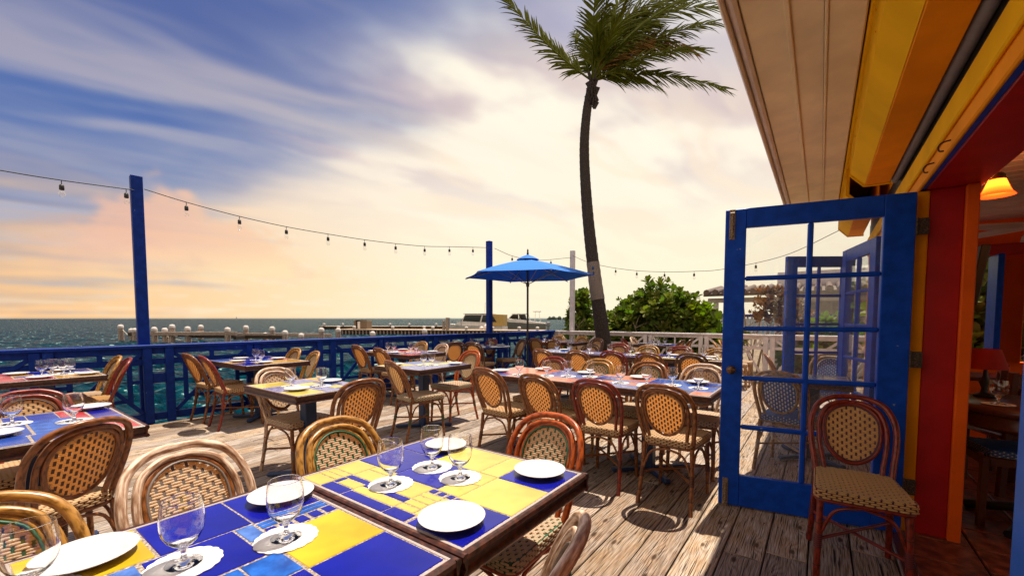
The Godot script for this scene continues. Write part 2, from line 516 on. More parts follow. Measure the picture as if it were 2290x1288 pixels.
# ------------------------------------------------------------------ sky
const SKY_GAIN := 0.49
func sky_image() -> ImageTexture:
	var w := 1536
	var h := 768
	var data := PackedFloat32Array()
	data.resize(w * h * 4)
	var n1 := noise(1.0, 201, 4)
	var n2 := noise(1.0, 202, 5)
	var n3 := noise(1.0, 203, 5)
	var view := 36.28
	for j in h:
		var el := 90.0 - 180.0 * (j + 0.5) / h
		var se := sin(deg_to_rad(el))
		for i in w:
			var o := (j * w + i) * 4
			data[o + 3] = 1.0
			if el < -1.0:
				data[o] = 0.02; data[o + 1] = 0.07; data[o + 2] = 0.09
				continue
			var az := 360.0 * (i + 0.5) / w
			var a := wrapf(az + view, -180.0, 180.0)
			var e: float = max(el, 0.0)
			var m := absf(wrapf(a - 22.0, -180.0, 180.0))   # how far round from the hidden bright part
			# thin overcast: cream towards the light, blue above it at the sides, added bright overcast behind
			var q := cos(deg_to_rad(e)) / (se + 0.10)
			var b := deg_to_rad(a - 50.0)
			var along := cos(b) * q
			var across := sin(b) * q
			var wob := n1.get_noise_2d(along * 0.30, across * 0.6)
			var s := n2.get_noise_2d(along * 0.20 + 3.0, (across + wob * 0.35) * 1.5)
			var s2 := n3.get_noise_2d(along * 0.62 + 7.0, (across + wob * 0.42) * 3.2)
			var puff := n2.get_noise_2d(along * 0.75 + 20.0, across * 1.1)
			var eb := 8.0 + 29.0 * smoothstep(75.0, 14.0, m) + 70.0 * smoothstep(75.0, 130.0, m)  # last term adds unseen bright overcast behind the view as fill light
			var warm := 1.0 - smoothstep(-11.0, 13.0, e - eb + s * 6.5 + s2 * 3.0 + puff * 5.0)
			var blue := Color(0.34, 0.47, 0.72).lerp(Color(0.27, 0.41, 0.68), smoothstep(5.0, 14.0, e))
			blue = blue.lerp(Color(0.34, 0.41, 0.63), smoothstep(15.0, 30.0, e) * (1.0 - smoothstep(60.0, 20.0, m) * 0.4))
			blue = blue.lerp(Color(0.45, 0.60, 0.92), smoothstep(26.0, 4.0, m) * 0.9)
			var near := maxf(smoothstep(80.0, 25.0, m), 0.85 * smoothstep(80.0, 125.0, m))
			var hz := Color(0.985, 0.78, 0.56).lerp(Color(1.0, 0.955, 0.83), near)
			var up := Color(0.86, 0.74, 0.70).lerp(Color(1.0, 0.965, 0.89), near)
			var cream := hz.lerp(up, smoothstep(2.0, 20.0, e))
			# mauve and grey shadings within the overcast
			cream = cream.lerp(Color(0.77, 0.69, 0.72), smoothstep(-0.14, 0.40, puff - s * 0.5 + s2 * 0.25) * 0.72 * smoothstep(7.0, 24.0, e) * (1.0 - 0.55 * smoothstep(24.0, 8.0, e)))
			cream = cream.lerp(Color(1.0, 0.93, 0.82), smoothstep(0.0, 0.5, s2 + puff * 0.4) * 0.45)
			var c := blue.lerp(cream, warm)
			# fibrous streaks drawn out across the blue
			var k := smoothstep(-0.30, 0.62, s * 0.6 + s2 * 0.45 + n1.get_noise_2d(along * 0.5, across * 9.0) * 0.12 + 0.05)
			k *= smoothstep(5.0, 12.0, e) * (0.64 - 0.3 * warm)
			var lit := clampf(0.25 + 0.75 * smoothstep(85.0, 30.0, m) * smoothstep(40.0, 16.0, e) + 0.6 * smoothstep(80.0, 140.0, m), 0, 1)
			c = c.lerp(Color(0.70, 0.65, 0.70).lerp(Color(1.0, 0.90, 0.80), lit), k)
			# a bank of warm cumulus low over the sea on the left
			var pb := n3.get_noise_2d(a * 0.045, e * 0.085 + 4.0) + 0.5 * n2.get_noise_2d(a * 0.15, e * 0.28)
			var top := 12.5 - absf(a + 39.0) * 0.36 + pb * 6.0 + 1.3 * n2.get_noise_2d(a * 0.45, e * 0.6)
			var left := smoothstep(-53.0, -43.0, a) * smoothstep(-8.0, -28.0, a)
			var p := smoothstep(top + 1.2, top - 2.2, e) * left * smoothstep(2.0, 7.0, e)
			var pc := Color(0.94, 0.74, 0.64).lerp(Color(1.0, 0.88, 0.70), clampf(smoothstep(9.0, 3.0, e) + (a + 42.0) / 26.0, 0, 1))
			pc = pc.lerp(Color(0.82, 0.66, 0.66), clampf(-pb * 0.9, 0, 0.6))
			c = c.lerp(pc, p * 0.8)
			c = c.srgb_to_linear()
			data[o] = c.r * SKY_GAIN; data[o + 1] = c.g * SKY_GAIN; data[o + 2] = c.b * SKY_GAIN
	return ImageTexture.create_from_image(Image.create_from_data(w, h, false, Image.FORMAT_RGBAF, data.to_byte_array()))

func stage() -> void:
	var cam := Camera3D.new()
	cam.name = "camera"
	add_child(cam)
	cam.position = Vector3(0, 1.30, 0)
	cam.rotation_degrees = Vector3(-3.075, 36.28, 0)
	cam.set_frustum(0.05 * 1288.0 / 940.0, Vector2(0, 0.05 * 119.0 / 940.0), 0.05, 20000.0)
	cam.current = true
	var we := WorldEnvironment.new()
	we.name = "world"
	var e := Environment.new()
	e.background_mode = Environment.BG_SKY
	var sky := Sky.new()
	var p := PanoramaSkyMaterial.new()
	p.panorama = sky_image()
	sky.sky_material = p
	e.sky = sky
	e.tonemap_mode = Environment.TONE_MAPPER_LINEAR
	e.tonemap_exposure = 2.15
	e.sdfgi_enabled = true
	e.ssao_enabled = true
	e.ssil_enabled = true
	we.environment = e
	add_child(we)
	var sun := DirectionalLight3D.new()
	sun.name = "sun"
	sun.light_energy = 1.12
	sun.light_color = Color(1.0, 0.95, 0.87)
	sun.light_angular_distance = 0.5
	sun.shadow_enabled = true
	add_child(sun)
	sun.look_at_from_position(Vector3.ZERO, Vector3(-0.02, -1.0, 0.25), Vector3(0, 0, 1))

# ------------------------------------------------------------------ setting
func sea() -> void:
	# one sheet of rings round the terrace, widening to the horizon, heaved into waves
	var st := begin()
	var nl := noise(0.13, 301, 3)
	var ns := noise(0.55, 302, 2)
	var rings := 440
	var az := 520
	var a0 := deg_to_rad(-172.0)
	var a1 := deg_to_rad(20.0)
	var pos: Array = []
	var r := 2.0
	for i in rings + 1:
		var row := PackedVector3Array()
		var cell: float = r * 0.0185
		var big := 0.30 * clampf(1.6 - cell / 3.0, 0.0, 1.0)
		var small := 0.10 * clampf(1.4 - cell / 0.7, 0.0, 1.0)
		for k in az + 1:
			var t := lerpf(a0, a1, float(k) / az)
			var x := sin(t) * r
			var z := -cos(t) * r
			var ca := x * 0.83 + z * 0.55
			var cb := -x * 0.55 + z * 0.83
			var wv := nl.get_noise_2d(ca * 1.25, cb * 0.6)
			var y := -1.0 + big * (1.0 - 2.0 * absf(wv)) * 0.7 + small * 1.7 * (0.6 - 1.8 * absf(ns.get_noise_2d(ca * 1.2, cb * 0.7)))
			row.append(Vector3(x, y - 0.1, z))
		pos.append(row)
		r *= 1.0185
	var verts := PackedVector3Array()
	var idx := PackedInt32Array()
	for i in rings + 1:
		verts.append_array(pos[i])
	for i in rings:
		for k in az:
			var p := i * (az + 1) + k
			idx.append_array(PackedInt32Array([p, p + az + 1, p + 1, p + 1, p + az + 1, p + az + 2]))
	var nor := PackedVector3Array()
	nor.resize(verts.size())
	for i in rings + 1:
		for k in az + 1:
			var a := verts[mini(i + 1, rings) * (az + 1) + k] - verts[maxi(i - 1, 0) * (az + 1) + k]
			var b := verts[i * (az + 1) + mini(k + 1, az)] - verts[i * (az + 1) + maxi(k - 1, 0)]
			var n := b.cross(a).normalized()
			nor[i * (az + 1) + k] = n if n.y > 0.0 else -n
	var arr := []
	arr.resize(Mesh.ARRAY_MAX)
	arr[Mesh.ARRAY_VERTEX] = verts
	arr[Mesh.ARRAY_NORMAL] = nor
	arr[Mesh.ARRAY_INDEX] = idx
	var am := ArrayMesh.new()
	am.add_surface_from_arrays(Mesh.PRIMITIVE_TRIANGLES, arr)
	struct("water", am, M.water)

func deck() -> void:
	var root := Node3D.new()
	root.name = "deck"
	root.set_meta("kind", "structure")
	add_child(root)
	var st := begin()
	for k in 12:
		box(st, Vector3(-3.3, -0.16, 2.6 - k * 1.13), Vector3(7.4, 0.18, 0.06))
	box(st, Vector3(-3.2, -0.62, -3.5), Vector3(6.6, 0.6, 11.8))
	obj("joist", st, M.dock_side, root)
	var x := -6.98
	var n := 0
	while x < 0.38:
		var z := 3.2 - rng.randf() * 3.0
		var ze := -9.98
		# the deck's edge follows the blue railing, which runs slightly askew
		var zs := 3.2
		ze = maxf(ze, (-6.83 - x) / 0.1)
		var a := zs
		var first := true
		while a > ze + 0.05:
			var l := rng.randf_range(1.3, 3.4) if first else 3.6
			first = false
			var b: float = max(a - l, ze)
			if b - ze < 0.6: b = ze
			if a - b > 0.08:
				var s := begin()
				var tilt := rng.randf_range(-0.006, 0.006)
				box(s, Vector3.ZERO, Vector3(0.186, 0.038, a - b - 0.006), 0.004, Basis(Vector3(0, 0, 1), tilt), Vector2(0, rng.randf() * 2.0))
				obj("board", s, M["deck%d" % rng.randi_range(0, 5)], root, Vector3(x + 0.0965, -0.019 + rng.randf_range(-0.0015, 0.0015), (a + b) * 0.5))
			a = b
		x += 0.1935
		n += 1
	var sc := begin()
	for k in 13:
		var zz := 2.6 - k * 1.13
		for i in 38:
			if zz < (-6.7 + i * 0.1935 + 6.7) * 0.0 + 3.0:
				for q in [-0.055, 0.055]:
					var xx = -6.98 + i * 0.1935 + 0.0965 + q
					if xx > -6.75 - 0.1 * zz:
						lathe(sc, [Vector2(0, 0.0022), Vector2(0.0042, 0.0015), Vector2(0.0048, -0.002)], 6, Vector3(xx + rng.randf_range(-0.008, 0.008), 0.0, zz + rng.randf_range(-0.012, 0.012)))
	var so := obj("screws", sc, M.rust, root)
	so.set_meta("kind", "stuff")

func rail_at(z: float, y: float, off := 0.0) -> Vector3:
	return Vector3(-6.845 - 0.1 * z + off, y, z)

func blue_rail() -> void:
	var root := thing("blue_railing", "long blue wooden railing with crossed braces between the terrace and the sea", "railing")
	var along := (rail_at(-1, 0) - rail_at(0, 0)).normalized()
	var z := 2.57
	var joints := [2.55, 1.5, 0.42, -0.63, -1.6, -2.65, -3.69, -4.72, -5.76, -6.8, -7.85, -8.9, -9.86]
	var st := begin()
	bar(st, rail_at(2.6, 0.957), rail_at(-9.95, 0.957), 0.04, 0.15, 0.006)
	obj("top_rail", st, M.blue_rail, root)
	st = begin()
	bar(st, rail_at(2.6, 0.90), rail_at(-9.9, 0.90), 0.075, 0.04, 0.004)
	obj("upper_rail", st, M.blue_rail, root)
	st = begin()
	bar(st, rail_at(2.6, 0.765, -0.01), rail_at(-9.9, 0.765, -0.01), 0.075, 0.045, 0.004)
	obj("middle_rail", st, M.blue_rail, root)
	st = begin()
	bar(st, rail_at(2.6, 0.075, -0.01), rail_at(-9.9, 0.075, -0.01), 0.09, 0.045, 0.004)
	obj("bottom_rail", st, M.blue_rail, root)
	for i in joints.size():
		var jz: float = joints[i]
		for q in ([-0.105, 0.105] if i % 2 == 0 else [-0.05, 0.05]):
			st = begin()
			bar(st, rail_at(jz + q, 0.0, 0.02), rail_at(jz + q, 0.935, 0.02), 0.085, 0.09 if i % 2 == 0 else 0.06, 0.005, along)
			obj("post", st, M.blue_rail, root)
		if i % 2 == 0:
			st = begin()
			bar(st, rail_at(jz, 0.5, 0.02), rail_at(jz, 0.62, 0.02), 0.124, 0.06, 0.003, along)
			obj("block", st, M.blue_rail, root)
		if i == joints.size() - 1: continue
		var z0: float = jz - 0.16
		var z1: float = joints[i + 1] + 0.16
		if i % 2 == 1:
			z0 = jz - 0.09
		else:
			z1 = joints[i + 1] + 0.09
		var mid := (z0 + z1) * 0.5
		var pairs := [
			[z0, 0.86, z0 - 0.16, 0.80], [z1, 0.86, z1 + 0.16, 0.80],
			[z0, 0.13, mid - 0.14, 0.73], [z1, 0.13, mid + 0.14, 0.73],
			[z0, 0.86, z0 - 0.13, 0.755], [z1, 0.86, z1 + 0.13, 0.755],
		]
		for k in range(2, 6):
			var p: Array = pairs[k]
			st = begin()
			bar(st, rail_at(p[0], p[1], 0.002 + 0.0023 * k), rail_at(p[2], p[3], 0.002 + 0.0023 * k), 0.045, 0.032, 0.003)
			obj("brace", st, M.blue_rail, root)
		for p in [[z0 - 0.11, 0.27, z0 - 0.11, 0.73], [z1 + 0.11, 0.27, z1 + 0.11, 0.73], [mid, 0.80, mid, 0.865]]:
			st = begin()
			bar(st, rail_at(p[0], p[1], 0.0), rail_at(p[2], p[3], 0.0), 0.05, 0.028, 0.003, along)
			obj("baluster", st, M.blue_rail, root)
		for p in [[z0, 0.52, z0 - 0.088, 0.52], [z1, 0.52, z1 + 0.088, 0.52], [z0 - 0.14, 0.30, z1 + 0.14, 0.30]]:
			st = begin()
			bar(st, rail_at(p[0], p[1], -0.0035), rail_at(p[2], p[3], -0.0035), 0.045, 0.028, 0.003)
			obj("link", st, M.blue_rail, root)
	# tall posts that carry the string lights
	for k in 2:
		var pz: float = [-1.50, -7.58][k]
		st = begin()
		var hgt: float = [3.04, 3.08][k]
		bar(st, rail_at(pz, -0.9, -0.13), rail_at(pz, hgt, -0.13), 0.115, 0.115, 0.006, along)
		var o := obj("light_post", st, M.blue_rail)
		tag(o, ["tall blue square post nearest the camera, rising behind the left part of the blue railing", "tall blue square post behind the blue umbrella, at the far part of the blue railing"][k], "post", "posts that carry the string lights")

func white_rail() -> void:
	var root := thing("white_railing", "white wooden railing with crossed braces across the far end of the terrace", "railing")
	var Z := -9.93
	var st := begin()
	bar(st, Vector3(-5.80, 0.957, Z), Vector3(3.5, 0.957, Z), 0.04, 0.14, 0.006)
	obj("top_rail", st, M.white, root)
	for y in [0.905, 0.70, 0.08]:
		st = begin()
		bar(st, Vector3(-5.8, y, Z), Vector3(3.5, y, Z), 0.06, 0.04, 0.004)
		obj("rail", st, M.white, root)
	var x := -5.74
	while x < 3.4:
		for q in [-0.06, 0.06]:
			st = begin()
			bar(st, Vector3(x + q, 0, Z + 0.012), Vector3(x + q, 0.935, Z + 0.012), 0.085, 0.075, 0.004, Vector3(1, 0, 0))
			obj("post", st, M.white, root)
		for p in [[x + 0.1, 0.87, x + 0.40, 0.62], [x + 1.13, 0.87, x + 0.83, 0.62], [x + 0.1, 0.12, x + 0.40, 0.62], [x + 1.13, 0.12, x + 0.83, 0.62], [x + 0.615, 0.73, x + 0.615, 0.88], [x + 0.4, 0.62, x + 0.83, 0.62], [x + 0.615, 0.11, x + 0.615, 0.6]]:
			st = begin()
			bar(st, Vector3(p[0], p[1], Z + 0.004), Vector3(p[2], p[3], Z + 0.004), 0.045, 0.03, 0.003)
			obj("brace", st, M.white, root)
		x += 1.23
	st = begin()
	bar(st, Vector3(-5.39, 0, -10.08), Vector3(-5.39, 3.11, -10.08), 0.11, 0.11, 0.006, Vector3(1, 0, 0))
	tag(obj("light_post", st, M.white), "tall white square post behind the corner of the white railing", "post", "posts that carry the string lights")

func board_run(root: Node, called: String, m: Material, x0: float, x1: float, y0: float, y1: float, z0: float, z1: float, bev := 0.006) -> void:
	var s := begin()
	box(s, Vector3((x0 + x1) / 2, (y0 + y1) / 2, (z0 + z1) / 2), Vector3(x1 - x0, y1 - y0, absf(z1 - z0)), bev)
	obj(called, s, m, root)

func building() -> void:
	var root := thing("restaurant_building", "yellow and orange restaurant building with wide cream eave and open doorway", "building")
	# roof and eave
	board_run(root, "roof", M.cream, -0.33, 5.0, 2.74, 2.95, 3.5, -6.75)
	board_run(root, "fascia", M.fascia, -0.37, -0.332, 2.63, 2.97, 3.5, -6.8, 0.012)
	board_run(root, "drip_edge", M.fascia, -0.388, -0.3715, 2.60, 2.70, 3.5, -6.8, 0.007)
	# soffit boards with grooves between
	var xs := [-0.331, -0.16, -0.02, 0.13]
	for k in 3:
		board_run(root, "soffit_board", M.cream, xs[k] + 0.003, xs[k + 1] - 0.004, 2.655, 2.735, 3.5, -6.74, 0.007)
	board_run(root, "soffit_batten", M.cream, -0.172, -0.150, 2.640, 2.6545, 3.5, -6.74, 0.004)
	board_run(root, "soffit_batten", M.cream, -0.027, -0.013, 2.645, 2.6545, 3.5, -6.74, 0.004)
	board_run(root, "soffit_board", M.yellow, 0.134, 0.44, 2.66, 2.735, 3.5, -6.74, 0.005)
	# boxed awning housing: upright outer face, a chamfer, and an orange underside
	for k in 2:
		var za: float = [3.4, -4.95][k]
		var zb: float = [-4.23, -6.7][k]
		var outer := begin()
		prism(outer, PackedVector2Array([Vector2(0.150, 2.656), Vector2(0.150, 2.42), Vector2(0.24, 2.32), Vector2(0.262, 2.34), Vector2(0.175, 2.43), Vector2(0.175, 2.656)]), Vector3(0, 0, za), Vector3.RIGHT, Vector3.UP, za - zb)
		obj("awning_box_face", outer, M.yellow, root)
		board_run(root, "awning_box_underside", M.orange, 0.243, 0.385, 2.315, 2.338, za, zb + 0.002, 0.004)
		board_run(root, "awning_box_back", M.orange, 0.372, 0.384, 2.339, 2.655, za, zb + 0.002, 0.003)
		for zz in [zb + 0.004]:
			var cap := begin()
			prism(cap, PackedVector2Array([Vector2(0.142, 2.654), Vector2(0.142, 2.41), Vector2(0.236, 2.308), Vector2(0.392, 2.305), Vector2(0.392, 2.654)]), Vector3(0, 0, zz - 0.005), Vector3.RIGHT, Vector3.UP, 0.02)
			obj("awning_box_end", cap, M.yellow, root)
	var s := begin()
	tube(s, [Vector3(0.420, 2.345, 3.3), Vector3(0.420, 2.345, -4.3)], 0.027, 14)
	obj("awning_pipe", s, M.steel, root)
	board_run(root, "gap_shade_strip", M.black, 0.4475, 0.4512, 2.263, 2.41, 3.5, -6.7, 0.0)  # black strip put in for the shade of the gap beside the pipe
	for zz in [-2.62, -2.95]:
		var hk := begin()
		tube(hk, spline([Vector3(0.43, 2.07, zz), Vector3(0.405, 2.065, zz), Vector3(0.392, 2.05, zz), Vector3(0.396, 2.03, zz), Vector3(0.41, 2.028, zz)], 4), 0.0035, 6)
		obj("hook", hk, M.rust, root)
	for zz in [2.4, 1.2, 0.0, -1.2, -2.4, -3.6]:
		for q in [[0.1485, 2.50], [0.1485, 2.60]]:
			var nh := begin()
			ball(nh, Vector3(q[0], q[1], zz + rng.randf_range(-0.05, 0.05)), Vector3(0.002, 0.005, 0.005), 4, 8)
			obj("nail_head", nh, M.orange, root)
	# wall above the doors and head casing
	board_run(root, "wall_above_doors", M.orange, 0.452, 0.70, 2.075, 2.735, 3.5, -6.7, 0.0)
	board_run(root, "head_casing", M.yellow, 0.428, 0.4515, 2.13, 2.26, 3.5, -6.7, 0.006)
	board_run(root, "head_casing", M.orange, 0.434, 0.4515, 2.045, 2.127, 3.5, -6.7, 0.006)
	board_run(root, "head_bead", M.yellow, 0.416, 0.4335, 2.115, 2.135, 3.5, -6.7, 0.006)
	board_run(root, "blue_head_strip", M.blue, 0.452, 0.475, 2.052, 2.0745, 3.5, -6.7, 0.003)
	board_run(root, "door_head", M.maroon, 0.4765, 0.715, 2.05, 2.0742, 3.5, -6.7, 0.004)
	# the jamb beside the open door
	board_run(root, "door_jamb", M.orange, 0.425, 0.492, 0.0, 2.045, -3.44, -3.62, 0.006)
	board_run(root, "door_jamb", M.maroon, 0.4935, 0.636, 0.0, 2.05, -3.452, -3.62, 0.004)
	board_run(root, "inner_casing", M.redor, 0.637, 0.692, 0.0, 2.05, -3.425, -3.62, 0.006)
	board_run(root, "wall", M.orange, 0.452, 0.688, 0.0, 2.05, -3.621, -4.90, 0.0)
	board_run(root, "window_casing", M.orange, 0.43, 0.451, 0.0, 2.04, -4.78, -4.90, 0.005)
	board_run(root, "door_jamb", M.orange, 0.44, 0.77, 0.0, 2.05, -6.45, -6.62, 0.006)
	board_run(root, "wall", M.orange, 0.45, 0.77, 0.0, 2.05, -0.70, 3.5, 0.0)
	# room
	board_run(root, "floor_slab", M.dock_side, 0.43, 5.0, -0.4, -0.012, 3.5, -6.7, 0.0)
	board_run(root, "back_wall", M.redor, 4.85, 5.0, 0.0, 0.85, 3.5, -6.7, 0.0)
	board_run(root, "back_wall", M.redor, 4.85, 5.0, 2.0, 2.735, 3.5, -6.7, 0.0)
	for zz in [3.4, 1.6, -0.2, -2.0, -3.8, -5.6, -6.58]:
		board_run(root, "back_post", M.redor, 4.851, 4.999, 0.851, 1.999, zz, zz - 0.12, 0.0)
	board_run(root, "side_wall", M.redor, 0.77, 4.85, 0.0, 2.735, 3.4, 3.5, 0.0)
	# far end wall with wide openings
	board_run(root, "end_wall", M.redor, 0.70, 4.849, 0.0, 0.85, -6.52, -6.68, 0.0)
	board_run(root, "end_wall", M.redor, 0.70, 4.849, 1.98, 2.734, -6.52, -6.68, 0.0)
	board_run(root, "end_beam", M.maroon, 0.72, 4.84, 1.95, 2.06, -6.43, -6.519, 0.005)
	for x in [[0.702, 0.90], [1.50, 1.66], [2.75, 2.95], [3.9, 4.1]]:
		board_run(root, "end_post", M.redor, x[0], x[1], 0.851, 1.979, -6.51, -6.66, 0.005)
	for x in [[1.395, 1.44], [1.75, 1.80]]:
		board_run(root, "shutter", M.blue, x[0], x[1], 0.86, 1.94, -6.20, -6.50, 0.004)
	# ceiling planks run across the room
	var z := 3.4
	while z > -6.5:
		board_run(root, "ceiling_plank", M.ceiling, 0.705, 4.845, 2.32, 2.34, z, z - 0.137, 0.007)
		z -= 0.140
	# terracotta floor tiles near the doorway, grout between
	for i in 12:
		for k in 20:
			var zz := -0.6 - k * 0.295
			var s2 := begin()
			box(s2, Vector3.ZERO, Vector3(0.285, 0.02, 0.285), 0.005)
			obj("floor_tile", s2, M.terracotta, root, Vector3(0.59 + i * 0.295, -0.0015 + rng.randf_range(-0.001, 0.001), zz))
	board_run(root, "threshold", M.dark_wood, 0.385, 0.44, -0.02, 0.012, -0.7, -3.43, 0.004)

# a glazed door leaf in its own axes: hinge at x = 0, free edge at x = width
func door_leaf(called: String, label: String, at: Vector3, turn: float, width: float, m: Material, grouped := "") -> Node3D:
	var t := thing(called, label, "door", at, turn, grouped)
	var H := 2.03
	var th := 0.044
	for q in [["stile", 0.0, 0.145, 0.012, H], ["stile", width - 0.125, width, 0.012, H]]:
		var s := begin()
		box(s, Vector3((q[1] + q[2]) / 2, (q[3] + q[4]) / 2, 0), Vector3(q[2] - q[1], q[4] - q[3], th), 0.004)
		obj(q[0], s, m, t)
	for q in [["bottom_rail", 0.012, 0.225], ["top_rail", 1.905, H]]:
		var s := begin()
		box(s, Vector3(width / 2 + 0.01, (q[1] + q[2]) / 2, 0), Vector3(width - 0.272, q[2] - q[1], th - 0.002), 0.002)
		obj(q[0], s, m, t)
	var x0 := 0.146
	var x1 := width - 0.126
	var mx := (x0 + x1) / 2
	var y0 := 0.226
	var y1 := 1.904
	var s := begin()
	box(s, Vector3(mx, (y0 + y1) / 2, 0), Vector3(0.03, y1 - y0, 0.038), 0.008)
	obj("muntin", s, m, t)
	for k in range(1, 5):
		s = begin()
		box(s, Vector3(mx, lerpf(y0, y1, k / 5.0), 0), Vector3(x1 - x0, 0.03, 0.036), 0.008)
		obj("muntin", s, m, t)
	for c in 2:
		for k in 5:
			s = begin()
			var a := x0 if c == 0 else mx + 0.015
			var b := mx - 0.015 if c == 0 else x1
			var ya := lerpf(y0, y1, k / 5.0) + (0.015 if k > 0 else 0.0)
			var yb := lerpf(y0, y1, (k + 1) / 5.0) - (0.015 if k < 4 else 0.0)
			box(s, Vector3((a + b) / 2, (ya + yb) / 2, 0), Vector3(b - a - 0.002, yb - ya - 0.002, 0.004))
			obj("pane", s, M.pane, t)
	return t

func doors() -> void:
	var d := door_leaf("door_leaf", "nearest blue glazed door, swung wide open across the deck behind the red chair", Vector3(0.425, 0, -3.385), 180.0 + 11.0, 0.985, M.blue, "blue ten-pane doors")
	var s := begin()
	# knob on both sides of the free stile
	for q in [-1.0, 1.0]:
		lathe(s, [Vector2(0, 0.022), Vector2(0.026, 0.022), Vector2(0.026, 0.027), Vector2(0.010, 0.030), Vector2(0.010, 0.050), Vector2(0.022, 0.056), Vector2(0.029, 0.068), Vector2(0.027, 0.080), Vector2(0.014, 0.088), Vector2(0, 0.089)], 18, Vector3(0.93, 0.955, 0), Basis(Vector3.RIGHT, Vector3(0, 0, q), Vector3(0, -q, 0)))
	obj("knob", s, M.bronze, d)
	for y in [1.93, 0.10]:
		s = begin()
		var zz := -0.024
		box(s, Vector3(0.945, y, zz), Vector3(0.035, 0.20, 0.006), 0.002)
		box(s, Vector3(0.945, y - 0.01, zz - 0.011), Vector3(0.012, 0.15, 0.012), 0.003)
		for k in [-0.07, 0.0, 0.07]:
			box(s, Vector3(0.945, y + k, zz - 0.010), Vector3(0.03, 0.016, 0.012), 0.003)
		obj("slide_bolt", s, M.brass, d)
	for y in [1.83, 1.06, 0.30]:
		s = begin()
		box(s, Vector3(-0.024, y, -0.018), Vector3(0.07, 0.095, 0.006), 0.002)
		tube(s, [Vector3(-0.004, y - 0.05, -0.022), Vector3(-0.004, y + 0.05, -0.022)], 0.007, 8)
		obj("hinge", s, M.rust, d)
	door_leaf("door_leaf", "far blue glazed door standing open at an angle, seen through the nearest door's panes", Vector3(0.30, 0, -6.40), 180.0 + 35.0, 0.79, M.blue, "blue ten-pane doors")
	door_leaf("door_leaf", "blue glazed door nearly folded back against the wall, seen through the nearest door's right panes", Vector3(0.40, 0, -4.97), 103.0, 0.92, M.blue, "blue ten-pane doors")
	door_leaf("door_leaf", "blue door edge with painted sky sheen, cut off by the right edge of the picture", Vector3(0.492, 0, -0.71), 93.0, 0.93, M.blue_sky_sheen, "blue ten-pane doors")

# ------------------------------------------------------------------ chairs
func bp(u: float, v: float, w := 0.0) -> Vector3:
	# point on the leaning chair back: u across, v up along it, w towards the sitter
	var al := deg_to_rad(22.0)
	var fw := w + u * u * 0.9
	return Vector3(u, 0.44 + v * cos(al) + fw * sin(al), 0.195 + v * sin(al) - fw * cos(al))

func pillow(st: SurfaceTool, c: Vector3, du: Vector3, dv: Vector3, dn: Vector3, open := false) -> void:
	# one strand where it bulges over the one behind it
	var rings := []
	for q in [[-0.93, 0.62], [-0.5, 0.95], [0.5, 0.95], [0.93, 0.62]]:
		var ring := []
		for k in 6:
			var t := TAU * k / 6.0
			var o := dv * cos(t) + dn * sin(t)
			var n = (dv.normalized() * cos(t) + dn.normalized() * sin(t) * 1.4 + du.normalized() * q[0] * 0.35).normalized()
			ring.append([c + du * q[0] + o * q[1], n])
		rings.append(ring)
	var z := Vector2.ZERO
	for j in 3:
		for k in (3 if open else 6):
			var a: Array = rings[j][k]
			var b: Array = rings[j][(k + 1) % 6]
			var d: Array = rings[j + 1][(k + 1) % 6]
			var e: Array = rings[j + 1][k]
			smooth4(st, [a[0], b[0], d[0], e[0]], [a[1], b[1], d[1], e[1]], [z, z, z, z])
	for e in ([] if open else [0, 3]):
		for k in range(1, 5):
			face3(st, rings[e][0][0], rings[e][k][0], rings[e][k + 1][0], du * (-1.0 if e == 0 else 1.0))

func panel_half(v: float) -> float:
	var s := (v - 0.238) / 0.161
	if absf(s) >= 1.0: return 0.0
	return 0.121 * pow(1.0 - absf(s * s * s if s > 0 else s * s) , 0.55) * (1.0 + 0.07 * s)

func seat_poly(grow := 0.0) -> PackedVector2Array:
	var out := PackedVector2Array()
	var c := [Vector2(-0.197, -0.215), Vector2(0.197, -0.215), Vector2(0.168, 0.205), Vector2(-0.168, 0.205)]
	for i in 4:
		var r := 0.05
		var p: Vector2 = c[i]
		var a: Vector2 = (c[(i + 3) % 4] - p).normalized()
		var b: Vector2 = (c[(i + 1) % 4] - p).normalized()
		for k in 5:
			var t := k / 4.0
			var q := (p + a * r).lerp(p, t).lerp(p.lerp(p + b * r, t), t)
			out.append(q + q.normalized() * grow)
	return out

